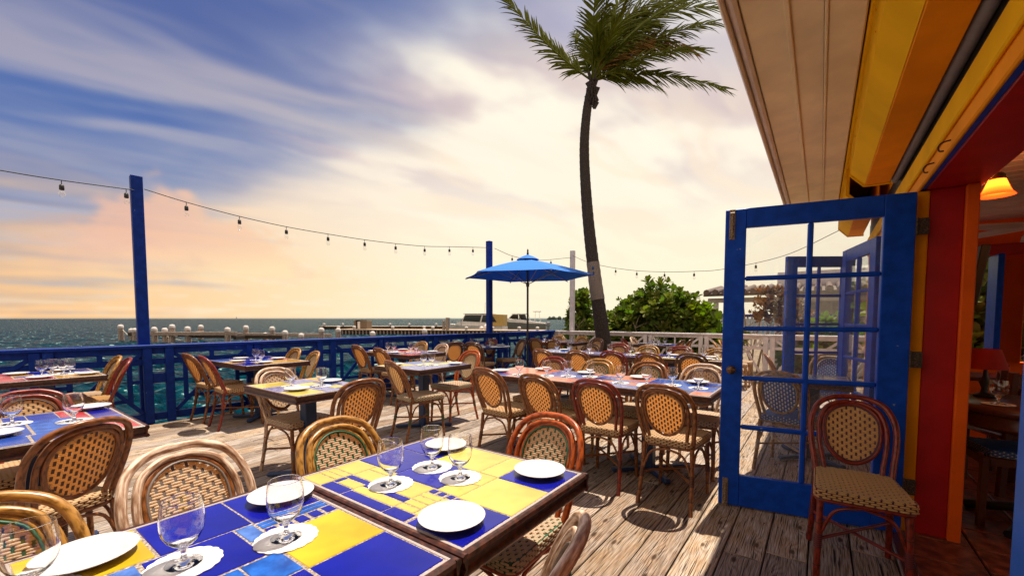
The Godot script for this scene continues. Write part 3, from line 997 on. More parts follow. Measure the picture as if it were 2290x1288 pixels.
func chair_meshes() -> void:
	# outer hoop: runs from the seat round the top and back down
	var half := [Vector2(0.160, -0.03), Vector2(0.172, 0.07), Vector2(0.188, 0.20), Vector2(0.185, 0.305), Vector2(0.148, 0.396), Vector2(0.076, 0.441), Vector2(0.0, 0.450)]
	var pts := []
	for q in half: pts.append(bp(q.x, q.y))
	for i in range(half.size() - 2, -1, -1): pts.append(bp(-half[i].x, half[i].y))
	var st := begin()
	tube(st, spline(pts, 6), 0.0148, 10)
	MESH.outer_hoop = st.commit()
	half = [Vector2(0.122, -0.03), Vector2(0.130, 0.06), Vector2(0.147, 0.17), Vector2(0.149, 0.28), Vector2(0.119, 0.368), Vector2(0.062, 0.409), Vector2(0.0, 0.417)]
	pts = []
	for q in half: pts.append(bp(q.x, q.y, 0.004))
	for i in range(half.size() - 2, -1, -1): pts.append(bp(-half[i].x, half[i].y, 0.004))
	st = begin()
	tube(st, spline(pts, 6), 0.0122, 9)
	MESH.inner_hoop = st.commit()
	var oval := []
	var oval2 := []
	for k in 36:
		var t := TAU * k / 36.0
		var v := 0.238 + 0.161 * sin(t)
		var u: float = cos(t) * 0.121 * (1.0 + 0.08 * sin(t)) * (1.0 + 0.06 * pow(sin(2.0 * t), 2.0))
		oval.append(bp(u * 1.06, 0.238 + (v - 0.238) * 1.05, 0.0))
		oval2.append(bp(u * 0.985, 0.238 + (v - 0.238) * 0.98, 0.008))
	st = begin()
	tube(st, oval, 0.0105, 8, true)
	MESH.panel_frame = st.commit()
	st = begin()
	tube(st, oval2, 0.0048, 7, true)
	MESH.binding = st.commit()
	# woven panel: upright strands, and pairs of strands that cross over them
	st = begin()
	for k in range(-6, 7):
		var u := k * 0.0205
		for b in 18:
			if (b + absi(k)) % 2 == 0: continue
			var v0 := 0.082 + (2 * b - 0.7) * 0.0092
			var v1 := v0 + 0.0092 * 2.4
			if absf(u) > minf(panel_half(v0), panel_half(v1)) + 0.004: continue
			var w := 0.0050
			for q in [[0.0008, -1.0], [-0.0008, 1.0]]:
				face4(st, bp(u - w, v0, q[0]), bp(u + w, v0, q[0]), bp(u + w, v1, q[0]), bp(u - w, v1, q[0]), Vector3(0, -0.3 * q[1], q[1]))
	MESH.panel_strands = st.commit()
	st = begin()
	for j in 35:
		var v := 0.082 + j * 0.0092
		var hw := panel_half(v) + 0.003
		var ph := 0.0 if (j / 2) % 2 == 0 else 0.0205
		for k in range(-4, 5):
			var a := k * 0.041 + ph - 0.0178
			var b := a + 0.0356
			a = max(a, -hw); b = min(b, hw)
			if b - a < 0.009: continue
			var c := bp((a + b) / 2, v)
			var du := bp(b, v) - c
			var n := (bp((a + b) / 2, v, 0.01) - c).normalized()
			pillow(st, c, du, (bp((a + b) / 2, v + 0.01) - c).normalized() * 0.0052, n * 0.0036, true)
	MESH.panel_weave = st.commit()
	# seat
	st = begin()
	var sp := seat_poly(-0.004)
	prism(st, sp, Vector3(0, 0.425, 0), Vector3.RIGHT, Vector3(0, 0, 1), 0.043)
	MESH.seat = st.commit()
	st = begin()
	for j in 45:
		var z := -0.207 + j * 0.0092
		var f := (z + 0.215) / 0.42
		var hw := lerpf(0.197, 0.168, f) - 0.006
		if j < 4: hw -= [0.035, 0.018, 0.008, 0.002][j]
		if j > 40: hw -= [0.002, 0.008, 0.018, 0.035][j - 41]
		var ph := 0.0 if (j / 2) % 2 == 0 else 0.0205
		for k in range(-6, 7):
			var a := k * 0.041 + ph - 0.0178
			var b := a + 0.0356
			a = max(a, -hw); b = min(b, hw)
			if b - a < 0.009: continue
			var dome := 0.0045 * (1.0 - pow((a + b) / 0.39, 2.0)) * (1.0 - pow(z / 0.215, 2.0))
			pillow(st, Vector3((a + b) / 2, 0.4685 + dome, z), Vector3((b - a) / 2, 0, 0), Vector3(0, 0, 0.0056), Vector3(0, 0.0038, 0))
	# strands round the sides
	var per := []
	var total := 0.0
	for i in sp.size():
		per.append(total)
		total += sp[i].distance_to(sp[(i + 1) % sp.size()])
	var cells := int(round(total / 0.041))
	for row in 4:
		for k in cells:
			var s := (k + (0.5 if (row / 1) % 2 else 0.0)) * total / cells
			s = fmod(s, total)
			var i := per.size() - 1
			while per[i] > s: i -= 1
			var p0 := sp[i]
			var p1 := sp[(i + 1) % sp.size()]
			var d := (p1 - p0).normalized()
			var p = p0 + d * (s - per[i])
			# close to a corner take the chord, so that strands follow the curve
			var nr := Vector2(d.y, -d.x)
			if nr.dot(p) < 0.0: nr = -nr
			pillow(st, Vector3(p.x, 0.4315 + row * 0.0105, p.y) + Vector3(nr.x, 0, nr.y) * 0.001, Vector3(d.x, 0, d.y) * 0.0178, Vector3(0, 0.0053, 0), Vector3(nr.x, 0, nr.y) * 0.0042)
	MESH.seat_weave = st.commit()
	# seat rail under the seat
	st = begin()
	var rp := []
	for q in seat_poly(-0.016): rp.append(Vector3(q.x, 0.416, q.y))
	tube(st, rp, 0.011, 7, true)
	MESH.seat_rail = st.commit()
	var legs := {"front": [Vector3(0.166, 0.425, -0.182), Vector3(0.170, 0.21, -0.192), Vector3(0.174, 0.0, -0.203)], "rear": [Vector3(0.160, 0.425, 0.188), Vector3(0.168, 0.22, 0.208), Vector3(0.178, 0.0, 0.262)]}
	for k in legs:
		for s in [-1.0, 1.0]:
			var q := []
			for p in legs[k]: q.append(p * Vector3(s, 1, 1))
			var sm := spline(q, 5)
			st = begin()
			tube(st, sm, 0.0148, 9)
			pass
			var am := st.commit()
			st = begin()
			for f in [3, 8]:
				var d: Vector3 = (sm[f + 1] - sm[f]).normalized()
				tube(st, [sm[f] - d * 0.0022, sm[f] + d * 0.0022], 0.0158, 9)
			am = st.commit(am)
			MESH["leg_%s%d" % [k, s]] = am
			st = begin()
			var w0: Vector3 = sm[4]
			var w1: Vector3 = sm[6]
			for t in 7:
				var c := w0.lerp(w1, 0.2 + t * 0.12)
				tube(st, [c - (w1 - w0).normalized() * 0.0028, c, c + (w1 - w0).normalized() * 0.0028], [0.0166, 0.0182, 0.0166], 9)
			MESH["wrap_%s%d" % [k, s]] = st.commit()
	# crossed stretchers and the bent braces beneath the seat
	for s in [-1.0, 1.0]:
		st = begin()
		tube(st, [Vector3(0.168 * s, 0.205 + 0.009 * s, -0.192), Vector3(-0.168 * s, 0.205 + 0.009 * s, 0.205)], 0.0088, 7)
		MESH["stretcher%d" % s] = st.commit()
	var k2 := 0
	for q in [[Vector3(-0.168, 0.225, -0.192), Vector3(0.168, 0.225, -0.192)], [Vector3(-0.168, 0.225, 0.208), Vector3(0.168, 0.225, 0.208)], [Vector3(-0.168, 0.225, -0.19), Vector3(-0.168, 0.225, 0.206)], [Vector3(0.168, 0.225, -0.19), Vector3(0.168, 0.225, 0.206)]]:
		for side in 2:
			var a: Vector3 = q[side]
			var m: Vector3 = q[0].lerp(q[1], 0.5)
			m.y = 0.405
			var c := a.lerp(m, 0.35); c.y = 0.365
			st = begin()
			tube(st, spline([a, c, m], 5), 0.0082, 7)
			MESH["brace%d" % k2] = st.commit()
			k2 += 1

func make_chair(frame: String, weave: String, strand: String, hoop := "") -> Node3D:
	var fm: Material = M["cane_" + frame]
	var hm: Material = M["cane_" + (hoop if hoop else frame)]
	var t := Node3D.new()
	t.name = "rattan_chair"
	obj("outer_hoop", MESH.outer_hoop, hm, t)
	obj("inner_hoop", MESH.inner_hoop, hm, t)
	obj("panel_frame", MESH.panel_frame, fm, t)
	var b := obj("backrest", MESH.panel_strands, M["strand_" + strand], t)
	var w := obj("weave", MESH.panel_weave, M["weave_" + weave], b)
	obj("binding", MESH.binding, M["strand_" + strand], b)
	var s := obj("seat", MESH.seat, M["strand_" + strand], t)
	obj("weave", MESH.seat_weave, M["weave_" + weave], s)
	obj("seat_rail", MESH.seat_rail, fm, t)
	for k in ["front", "rear"]:
		for q in [-1, 1]:
			var l := obj("leg", MESH["leg_%s%d" % [k, q]], null, t)
			l.set_surface_override_material(0, fm if k == "front" or not hoop else hm)
			l.set_surface_override_material(1, M.node_ring)
			obj("cane_wrap", MESH["wrap_%s%d" % [k, q]], M["strand_" + strand], l)
	for q in [-1, 1]:
		obj("stretcher", MESH["stretcher%d" % q], fm, t)
	for k in 8:
		obj("brace", MESH["brace%d" % k], fm, t)
	return t

func chairs() -> void:
	chair_meshes()
	var P := {
		"brown": make_chair("brown", "cream", "brown"),
		"dark": make_chair("dark", "cream", "brown"),
		"red": make_chair("red", "honey", "plum"),
		"redback": make_chair("brown", "cream", "brown", "red"),
		"orangegreen": make_chair("orange", "pale", "green"),
		"goldgreen": make_chair("gold", "pale", "green"),
		"flaked": make_chair("brown", "pale", "grey", "flaked"),
		"gold": make_chair("gold", "pale", "brown"),
		"browngreen": make_chair("brown", "pale", "green"),
		"orange": make_chair("orange", "cream", "brown"),
		"blue": make_chair("tan", "blue", "white"),
	}
	var grp := "rattan bistro chairs round the tables"
	# style, back-top x, z, facing in degrees (0 = away along the building, 90 = to the sea), label
	var L := [
		["red", 0.155, -3.09, 184, "red rattan chair standing by itself against the open blue door"],
		["orangegreen", -0.99, -1.68, 178, "orange-red rattan chair with green flecked weave behind the nearest yellow table"],
		["goldgreen", -1.70, -0.99, -88, "golden rattan chair with green rimmed weave, left of the nearest yellow table"],
		["flaked", -0.40, -0.79, 108, "weathered rattan chair hoop cut off at the bottom edge, right of the nearest tables"],
		["flaked", -1.76, -0.46, -78, "rattan chair with flaking pale paint behind the nearest blue and yellow table"],
		["goldgreen", -1.66, -0.02, -92, "golden rattan chair cut off by the bottom left corner of the picture"],
		["brown", -2.56, -0.38, 112, "brown rattan chair, orange glowing back, right of the left blue-red table"],
		["redback", -3.95, -0.30, -90, "red rattan chair at the sea end of the blue and red table on the left"],
		["red", -6.02, -1.19, 176, "red rattan chair seen from the side, behind the leftmost table by the railing"],
		["gold", -6.50, -1.20, 180, "pale golden rattan chair half hidden by the red one behind the leftmost table"],
		["brown", -6.30, -1.78, 4, "brown rattan chair nearest the tall post, left of the blue and yellow railing table"],
		["redback", -5.74, -1.77, -4, "brown rattan chair with orange front legs, near side of the blue and yellow railing table"],
		["gold", -6.25, -3.12, 180, "small golden rattan chair at the railing, left one behind the blue and yellow railing table"],
		["goldgreen", -5.52, -3.02, 172, "golden rattan chair with green flecks, right one behind the blue and yellow railing table"],
		["flaked", -3.93, -1.74, -84, "cream weathered rattan chair at the sea end of the lilac and yellow table"],
		["brown", -2.58, -1.76, 84, "brown rattan chair with orange glowing back, right end of the lilac-yellow table"],
		["browngreen", -3.62, -2.76, -12, "brown rattan chair with green rimmed seat before the middle blue-yellow table"],
		["orangegreen", -3.72, -4.18, 176, "orange rattan chair with green flecks behind the blue and yellow table in the middle"],
		["brown", -5.98, -3.92, -4, "left one of two brown rattan chairs in front of the red table by the railing"],
		["brown", -5.36, -3.88, -4, "right one of two brown rattan chairs in front of the red table by the railing"],
		["gold", -5.90, -5.25, 178, "golden rattan chair at the railing, left one behind the red table"],
		["flaked", -5.18, -5.08, 172, "cream rattan chair, front one of a pair right of the red table"],
		["dark", -5.35, -5.55, 60, "dark rattan chair just behind the cream one, right of the red table"],
		["dark", -5.02, -5.62, 12, "dark brown rattan chair seen from behind at the round dark blue table"],
		["redback", -5.80, -7.20, 172, "red rattan chair behind the round dark blue table"],
		["dark", -5.02, -7.25, 150, "dark grey rattan chair right of the round dark blue table, facing the camera"],
		["brown", -2.36, -2.79, -4, "leftmost of four rattan chairs before the long coral table"],
		["brown", -1.86, -2.81, -3, "second from left of four rattan chairs before the long coral table"],
		["redback", -1.33, -2.80, 3, "red-topped rattan chair, third along the near side of the long coral table"],
		["brown", -0.83, -2.78, -2, "rightmost rattan chair along the near side of the long coral table, beside the open door"],
		["redback", -2.44, -4.16, 178, "red rattan chair, leftmost behind the long coral table"],
		["goldgreen", -1.88, -4.14, 181, "green rimmed rattan chair, second behind the long coral table"],
		["browngreen", -1.35, -4.16, 178, "pale rattan chair with green rim, third behind the long coral table"],
		["flaked", -0.85, -4.16, 182, "weathered cream rattan chair, rightmost behind the long coral table"],
		["brown", -3.30, -5.20, -6, "leftmost rattan chair along the near side of the long far table, by the umbrella pole"],
		["brown", -2.76, -5.28, -2, "second rattan chair along the near side of the long far table"],
		["redback", -2.27, -5.36, 2, "red-topped middle rattan chair along the near side of the long far table"],
		["brown", -1.79, -5.40, -3, "fourth rattan chair along the near side of the long far table"],
		["dark", -1.26, -5.40, 2, "rightmost dark rattan chair along the near side of the long far table"],
		["dark", -3.22, -6.75, 180, "dark rimmed rattan chair, leftmost behind the long far table"],
		["redback", -2.72, -6.78, 178, "reddish rattan chair, second behind the long far table, in front of the palm trunk"],
		["goldgreen", -2.22, -6.76, 182, "pale green rimmed rattan chair, third behind the long far table"],
		["redback", -1.72, -6.78, 179, "bright red rattan chair, fourth behind the long far table"],
		["gold", -1.20, -6.80, 181, "golden rattan chair, rightmost behind the long far table"],
		["brown", -5.05, -7.72, -2, "left one of two orange-backed rattan chairs before the small table by the far corner"],
		["brown", -4.62, -7.72, 3, "right one of two orange-backed rattan chairs before the small table by the far corner"],
		["gold", -5.42, -9.45, 178, "left one of two pale rattan chairs at the far corner of the railings"],
		["gold", -4.75, -9.45, 182, "right one of two pale rattan chairs near the far corner, left of the palm"],
		["dark", -3.95, -8.60, 170, "rattan chair half hidden at the foot of the palm trunk"],
		["redback", -3.45, -8.75, -84, "reddish rattan chair seen from the side at the left of the far blue table"],
		["flaked", -3.42, -9.25, -90, "pale rattan chair seen sideways left of the far blue table, farther one"],
		["dark", -2.20, -8.75, 84, "dark rattan chair tilted outward at the right of the far blue table, nearer one"],
		["dark", -2.16, -9.30, 90, "dark rattan chair at the right of the far blue table, farther one"],
		["gold", -1.62, -8.70, -80, "pale rattan chair by the white railing just left of the door edge, nearer one"],
		["gold", -1.60, -9.20, -90, "pale rattan chair by the white railing just left of the door edge, farther one"],
		["blue", -0.27, -4.00, -12, "blue woven rattan chair with its back to us, seen through the door's lower panes"],
		["blue", 0.12, -6.41, 168, "blue woven rattan chair facing us, seen through the door's middle right pane"],
		["brown", -0.55, -6.15, -80, "brown rattan chair seen sideways through the door's middle left pane"],
	]
	for c in L:
		var p: Node3D = P[c[0]]
		var a := deg_to_rad(c[3])
		var at := Vector3(c[1], 0, c[2]) + Vector3(-sin(a), 0, -cos(a)) * 0.352
		var o := copy(p, at, c[3], c[4], "chair", grp)
		o.scale = Vector3.ONE * rng.randf_range(0.985, 1.02)
	for k in P: P[k].free()

# ------------------------------------------------------------------ tables
func table(label: String, x0: float, x1: float, z0: float, z1: float, tiles: Array, pedestals := 1) -> Node3D:
	var w := x1 - x0
	var d := z1 - z0
	var t := thing("tiled_table", label, "table", Vector3((x0 + x1) / 2, 0, (z0 + z1) / 2), 0.0, "tiled tables of the terrace")
	var s := begin()
	box(s, Vector3(0, 0.7355, 0), Vector3(w - 0.036, 0.0292, d - 0.036))
	obj("tabletop", s, M.grout, t)
	# wooden edge moulding: a rounded upper lip and a bead under it
	for q in [[0, 1], [0, -1], [1, 1], [1, -1]]:
		s = begin()
		var len: float = w if q[0] == 0 else d - 0.0342
		var off: float = (d if q[0] == 0 else w) / 2
		var ax := Vector3(1, 0, 0) if q[0] == 0 else Vector3(0, 0, 1)
		var ou := Vector3(0, 0, q[1]) if q[0] == 0 else Vector3(q[1], 0, 0)
		var prof := PackedVector2Array([Vector2(-0.017, 0.752), Vector2(-0.007, 0.7525), Vector2(-0.001, 0.748), Vector2(0.0, 0.738), Vector2(-0.006, 0.730), Vector2(-0.010, 0.712), Vector2(-0.003, 0.706), Vector2(0.0, 0.699), Vector2(-0.004, 0.692), Vector2(-0.017, 0.690)])
		prism(s, prof, ou * off - ax * len / 2, ou, Vector3.UP, len if ou.cross(Vector3.UP).dot(ax) < 0 else -len)
		obj("edge_moulding", s, M.edge, t)
	for q in [[0, 1], [0, -1], [1, 1], [1, -1]]:
		s = begin()
		var len: float = w - 0.0344 if q[0] == 0 else d - 0.0520
		var off: float = (d if q[0] == 0 else w) / 2 - 0.0218
		box(s, Vector3(0, 0.7475, q[1] * off) if q[0] == 0 else Vector3(q[1] * off, 0.7475, 0), Vector3(len, 0.009, 0.0084) if q[0] == 0 else Vector3(0.0084, 0.009, len), 0.001)
		obj("edge_strip", s, M.trim, t)
	var tw := w - 0.054
	var td := d - 0.054
	for r in tiles:
		s = begin()
		var a := Vector2(r[1], r[2])
		var b := Vector2(r[3], r[4])
		box(s, Vector3.ZERO, Vector3((b.x - a.x) * tw - 0.0042, 0.011, (b.y - a.y) * td - 0.0042), 0.0016)
		var o := obj("tile", s, M["tile" + r[0]], t, Vector3(((a.x + b.x) / 2 - 0.5) * tw, 0.7463 + rng.randf_range(-0.0004, 0.0004), ((a.y + b.y) / 2 - 0.5) * td))
		o.rotation = Vector3(rng.randf_range(-0.002, 0.002), 0, rng.randf_range(-0.002, 0.002))
	for k in pedestals:
		var px := 0.0 if pedestals == 1 else (k - 0.5) * w * 0.5
		s = begin()
		box(s, Vector3(px, 0.37, 0), Vector3(0.095, 0.66, 0.095), 0.006)
		obj("pedestal", s, M.blue_dark, t)
		for ang in [45.0, -45.0]:
			s = begin()
			var dir := Vector3(cos(deg_to_rad(ang)), 0, sin(deg_to_rad(ang)))
			bar(s, Vector3(px, 0.03, 0) - dir * 0.33, Vector3(px, 0.03, 0) + dir * 0.33, 0.035 + ang * 0.0001, 0.06, 0.012)
			obj("foot", s, M.blue_dark, t)
	return t

# a mosaic of rectangles made by repeated cutting
func mosaic(sd: int, pal: String, w: float, d: float, cell := 0.16) -> Array:
	var r := RandomNumberGenerator.new()
	r.seed = sd
	var out := []
	var todo := [[0.0, 0.0, 1.0, 1.0, ""]]
	while todo:
		var q: Array = todo.pop_back()
		var sx: float = (q[2] - q[0]) * w
		var sz: float = (q[3] - q[1]) * d
		var big: float = max(sx, sz)
		if big < cell or (big < cell * 1.7 and r.randf() < 0.4):
			var c: String = q[4] if q[4] and r.randf() < 0.55 else pal[r.randi_range(0, pal.length() - 1)]
			out.append([c, q[0], q[1], q[2], q[3]])
			continue
		var f := r.randf_range(0.32, 0.68)
		var c2: String = q[4] if q[4] or big > 0.45 else pal[r.randi_range(0, pal.length() - 1)]
		if sx > sz:
			var m: float = lerpf(q[0], q[2], f)
			todo.append([q[0], q[1], m, q[3], c2]); todo.append([m, q[1], q[2], q[3], c2])
		else:
			var m: float = lerpf(q[1], q[3], f)
			todo.append([q[0], q[1], q[2], m, c2]); todo.append([q[0], m, q[2], q[3], c2])
	return out

func tables() -> void:
	M.blue_dark = mat(lin(0.01, 0.035, 0.12), 0.5, M.mott, 1.5)
	# the two nearest tables, tile by tile (u from the sea side, v from the far side)
	var a := [
		["B", 0, 0, 0.31, 0.30], ["B", 0, 0.30, 0.31, 0.63], ["Y", 0, 0.63, 0.155, 0.80], ["Y", 0.155, 0.63, 0.305, 0.69], ["Y", 0.155, 0.69, 0.305, 0.80],
		["Y", 0, 0.80, 0.148, 0.853], ["Y", 0, 0.853, 0.148, 0.90], ["Y", 0, 0.90, 0.148, 1], ["B", 0.148, 0.80, 0.305, 0.845], ["B", 0.148, 0.845, 0.178, 0.92], ["Y", 0.178, 0.845, 0.305, 0.92], ["B", 0.148, 0.92, 0.305, 1],
		["B", 0.31, 0.33, 0.595, 0.65], ["Y", 0.305, 0.65, 0.58, 0.815], ["B", 0.305, 0.815, 0.58, 0.865], ["Y", 0.305, 0.865, 0.58, 0.93], ["B", 0.305, 0.93, 0.58, 1],
		["Y", 0.31, 0, 0.61, 0.33], ["Y", 0.61, 0, 0.725, 0.33], ["B", 0.725, 0, 1, 0.335], ["Y", 0.595, 0.33, 0.725, 0.485], ["Y", 0.595, 0.485, 0.725, 0.66],
		["B", 0.58, 0.66, 0.62, 0.705], ["B", 0.632, 0.66, 0.668, 0.705], ["B", 0.682, 0.66, 0.718, 0.705],
		["Y", 0.58, 0.71, 0.685, 0.762], ["Y", 0.58, 0.762, 0.685, 0.815], ["Y", 0.58, 0.815, 0.685, 0.868], ["Y", 0.58, 0.868, 0.685, 0.92], ["Y", 0.687, 0.71, 0.722, 0.92],
		["B", 0.58, 0.92, 0.71, 1], ["Y", 0.725, 0.335, 1, 0.67], ["B", 0.725, 0.67, 1, 1],
	]
	table("nearest square table with yellow and deep blue tiles, set with plates and goblets", -1.455, -0.648, -1.345, -0.692, a)
	var b := [
		["B", 0, 0, 0.295, 0.31], ["B", 0, 0.31, 0.285, 0.64], ["B", 0.285, 0.39, 0.54, 0.70], ["L", 0.29, 0.315, 0.42, 0.39], ["L", 0.42, 0.33, 0.54, 0.385],
		["M", 0.30, 0, 0.328, 0.31], ["M", 0.328, 0, 0.357, 0.31], ["B", 0.362, 0.0, 0.42, 0.055], ["B", 0.362, 0.065, 0.42, 0.12], ["B", 0.362, 0.13, 0.42, 0.185], ["B", 0.362, 0.195, 0.42, 0.25], ["B", 0.362, 0.26, 0.42, 0.31],
		["G", 0.43, 0, 0.71, 0.34], ["B", 0.71, 0, 1, 0.34], ["M", 0.545, 0.345, 0.70, 0.49], ["M", 0.545, 0.49, 0.70, 0.60], ["B", 0.70, 0.345, 1, 0.67],
		["G", 0, 0.645, 0.275, 1], ["L", 0.28, 0.71, 0.39, 0.85], ["B", 0.39, 0.71, 0.545, 0.86], ["G", 0.55, 0.605, 0.70, 0.86], ["B", 0.70, 0.67, 1, 1], ["M", 0.28, 0.86, 0.70, 1],
	]
	table("nearest blue and yellow tiled table at the bottom edge, joined to the yellow table", -1.455, -0.648, -0.688, -0.035, b)
	var c := [
		["B", 0, 0, 0.45, 0.16], ["S", 0.45, 0, 0.72, 0.16], ["R", 0.72, 0, 1, 0.1], ["R", 0, 0.17, 0.66, 0.26], ["P", 0.72, 0.1, 1, 0.26], ["M", 0.30, 0.27, 0.62, 0.52], ["M", 0.62, 0.27, 0.78, 0.52], ["S", 0.78, 0.27, 0.89, 0.40], ["S", 0.89, 0.27, 1, 0.40], ["S", 0.78, 0.40, 1, 0.55],
		["R", 0.0, 0.27, 0.30, 0.33], ["S", 0, 0.33, 0.14, 0.5], ["S", 0.14, 0.33, 0.3, 0.5], ["S", 0, 0.5, 0.26, 0.63], ["S", 0.26, 0.53, 0.5, 0.66], ["S", 0.5, 0.53, 0.76, 0.66], ["S", 0.76, 0.56, 1, 0.70], ["S", 0, 0.64, 0.24, 0.78], ["S", 0.24, 0.67, 0.5, 0.82], ["S", 0.5, 0.67, 0.78, 0.82], ["S", 0.78, 0.71, 1, 0.86], ["S", 0, 0.79, 0.24, 1], ["S", 0.24, 0.83, 0.52, 1], ["S", 0.52, 0.83, 0.78, 1], ["S", 0.78, 0.87, 1, 1],
	]
	table("blue tiled table with red stripes at the left edge", -3.64, -2.78, -0.62, 0.10, c)
	table("leftmost table by the railing with orange, blue and red tiles", -6.52, -5.62, -0.96, -0.22, [["O", 0.68, 0, 1, 0.45], ["O", 0.62, 0.0, 0.675, 0.45], ["R", 0.72, 0.46, 1, 0.72], ["S", 0.62, 0.46, 0.71, 0.72], ["P", 0.72, 0.73, 1, 1], ["S", 0.45, 0.5, 0.61, 0.8], ["B", 0.30, 0, 0.61, 0.3], ["S", 0.3, 0.31, 0.44, 0.6], ["S", 0.45, 0.31, 0.61, 0.49], ["O", 0.3, 0.61, 0.44, 0.8], ["D", 0, 0, 0.29, 0.3], ["O", 0.0, 0.31, 0.29, 0.42], ["B", 0, 0.43, 0.29, 0.68], ["R", 0, 0.69, 0.29, 1], ["P", 0.3, 0.81, 0.5, 1], ["R", 0.51, 0.81, 0.71, 1]], 1)
	table("blue and yellow tiled table along the railing, right of the tall post", -6.50, -5.34, -2.84, -2.06, [["B", 0, 0, 0.34, 0.4], ["B", 0, 0.41, 0.26, 0.7], ["R", 0.35, 0, 0.6, 0.22], ["S", 0.35, 0.23, 0.6, 0.5], ["M", 0, 0.71, 0.26, 1], ["D", 0.27, 0.41, 0.34, 1], ["O", 0.61, 0, 1, 0.3], ["G", 0.61, 0.31, 0.8, 0.7], ["O", 0.81, 0.31, 1, 0.7], ["B", 0.35, 0.51, 0.6, 0.76], ["O", 0.35, 0.77, 0.6, 1], ["B", 0.61, 0.71, 1, 1]], 1)
	table("lilac blue and yellow tiled table in the middle left of the deck", -3.80, -2.95, -2.08, -1.45, [["Y", 0, 0.55, 0.3, 1], ["V", 0, 0.2, 0.3, 0.54], ["O", 0, 0, 0.3, 0.19], ["V", 0.31, 0.55, 0.66, 1], ["Y", 0.31, 0.3, 0.5, 0.54], ["M", 0.51, 0.2, 0.66, 0.54], ["S", 0.31, 0, 0.5, 0.29], ["V", 0.51, 0, 1, 0.19], ["Y", 0.67, 0.62, 1, 1], ["V", 0.67, 0.38, 1, 0.61], ["Y", 0.67, 0.2, 0.85, 0.37], ["S", 0.86, 0.2, 1, 0.37]])
	table("blue and yellow tiled table in the middle of the deck on a slate blue pedestal", -4.18, -3.40, -3.80, -2.97, [["V", 0.4, 0.55, 1, 1], ["Y", 0, 0.55, 0.39, 1], ["M", 0, 0.2, 0.3, 0.54], ["Y", 0.31, 0.25, 0.7, 0.54], ["V", 0.71, 0.2, 1, 0.54], ["B", 0, 0, 0.5, 0.19], ["Y", 0.51, 0, 0.7, 0.24], ["S", 0.71, 0, 1, 0.19]])
	table("red and blue tiled table by the railing with two brown chairs before it", -6.18, -4.92, -4.88, -4.12, mosaic(41, "RRPSBOV", 1.2, 0.76, 0.22))
	table("long coral and lilac tiled table end, left half of the long table", -2.78, -1.70, -3.90, -3.17, mosaic(52, "CVCVPSW", 1.0, 0.73, 0.2))
	table("blue, coral and lilac tiled right half of the long table, beside the open door", -1.696, -0.60, -3.90, -3.17, mosaic(63, "SDMCVVD", 1.1, 0.73, 0.2))
	table("lilac and blue tiled left half of the long far table", -3.90, -2.44, -6.52, -5.88, mosaic(74, "VSWBVM", 1.45, 0.68, 0.24))
	table("blue and yellow tiled right half of the long far table", -2.436, -0.96, -6.52, -5.88, mosaic(85, "YYSVBG", 1.45, 0.68, 0.24))
	table("small dark tiled table by the far corner of the railings", -5.72, -4.35, -8.92, -8.22, mosaic(96, "DVSRD", 1.35, 0.7, 0.24))
	table("far blue tiled table at the white railing", -3.25, -2.35, -9.42, -8.72, mosaic(97, "DSDB", 0.95, 0.7, 0.22))
	table("small pale table seen through the panes of the open door", -0.30, 0.24, -5.05, -4.42, mosaic(98, "WVWS", 0.55, 0.7, 0.18))
	# round table
	var t := thing("round_table", "round dark blue table by the railing, before the far tall blue post", "table", Vector3(-5.55, 0, -6.50), 0, "")
	var s := begin()
	lathe(s, [Vector2(0, 0.712), Vector2(0.56, 0.712), Vector2(0.585, 0.718), Vector2(0.595, 0.73), Vector2(0.59, 0.744), Vector2(0.575, 0.75), Vector2(0, 0.75)], 40)
	obj("tabletop", s, M.tileD, t)
	s = begin()
	box(s, Vector3(0, 0.37, 0), Vector3(0.11, 0.682, 0.11), 0.006)
	obj("pedestal", s, M.blue_dark, t)
	for ang in [45.0, -45.0]:
		s = begin()
		var dir := Vector3(cos(deg_to_rad(ang)), 0, sin(deg_to_rad(ang)))
		bar(s, Vector3(0, 0.03, 0) - dir * 0.33, Vector3(0, 0.03, 0) + dir * 0.33, 0.035 + ang * 0.0001, 0.06, 0.012)
		obj("foot", s, M.blue_dark, t)

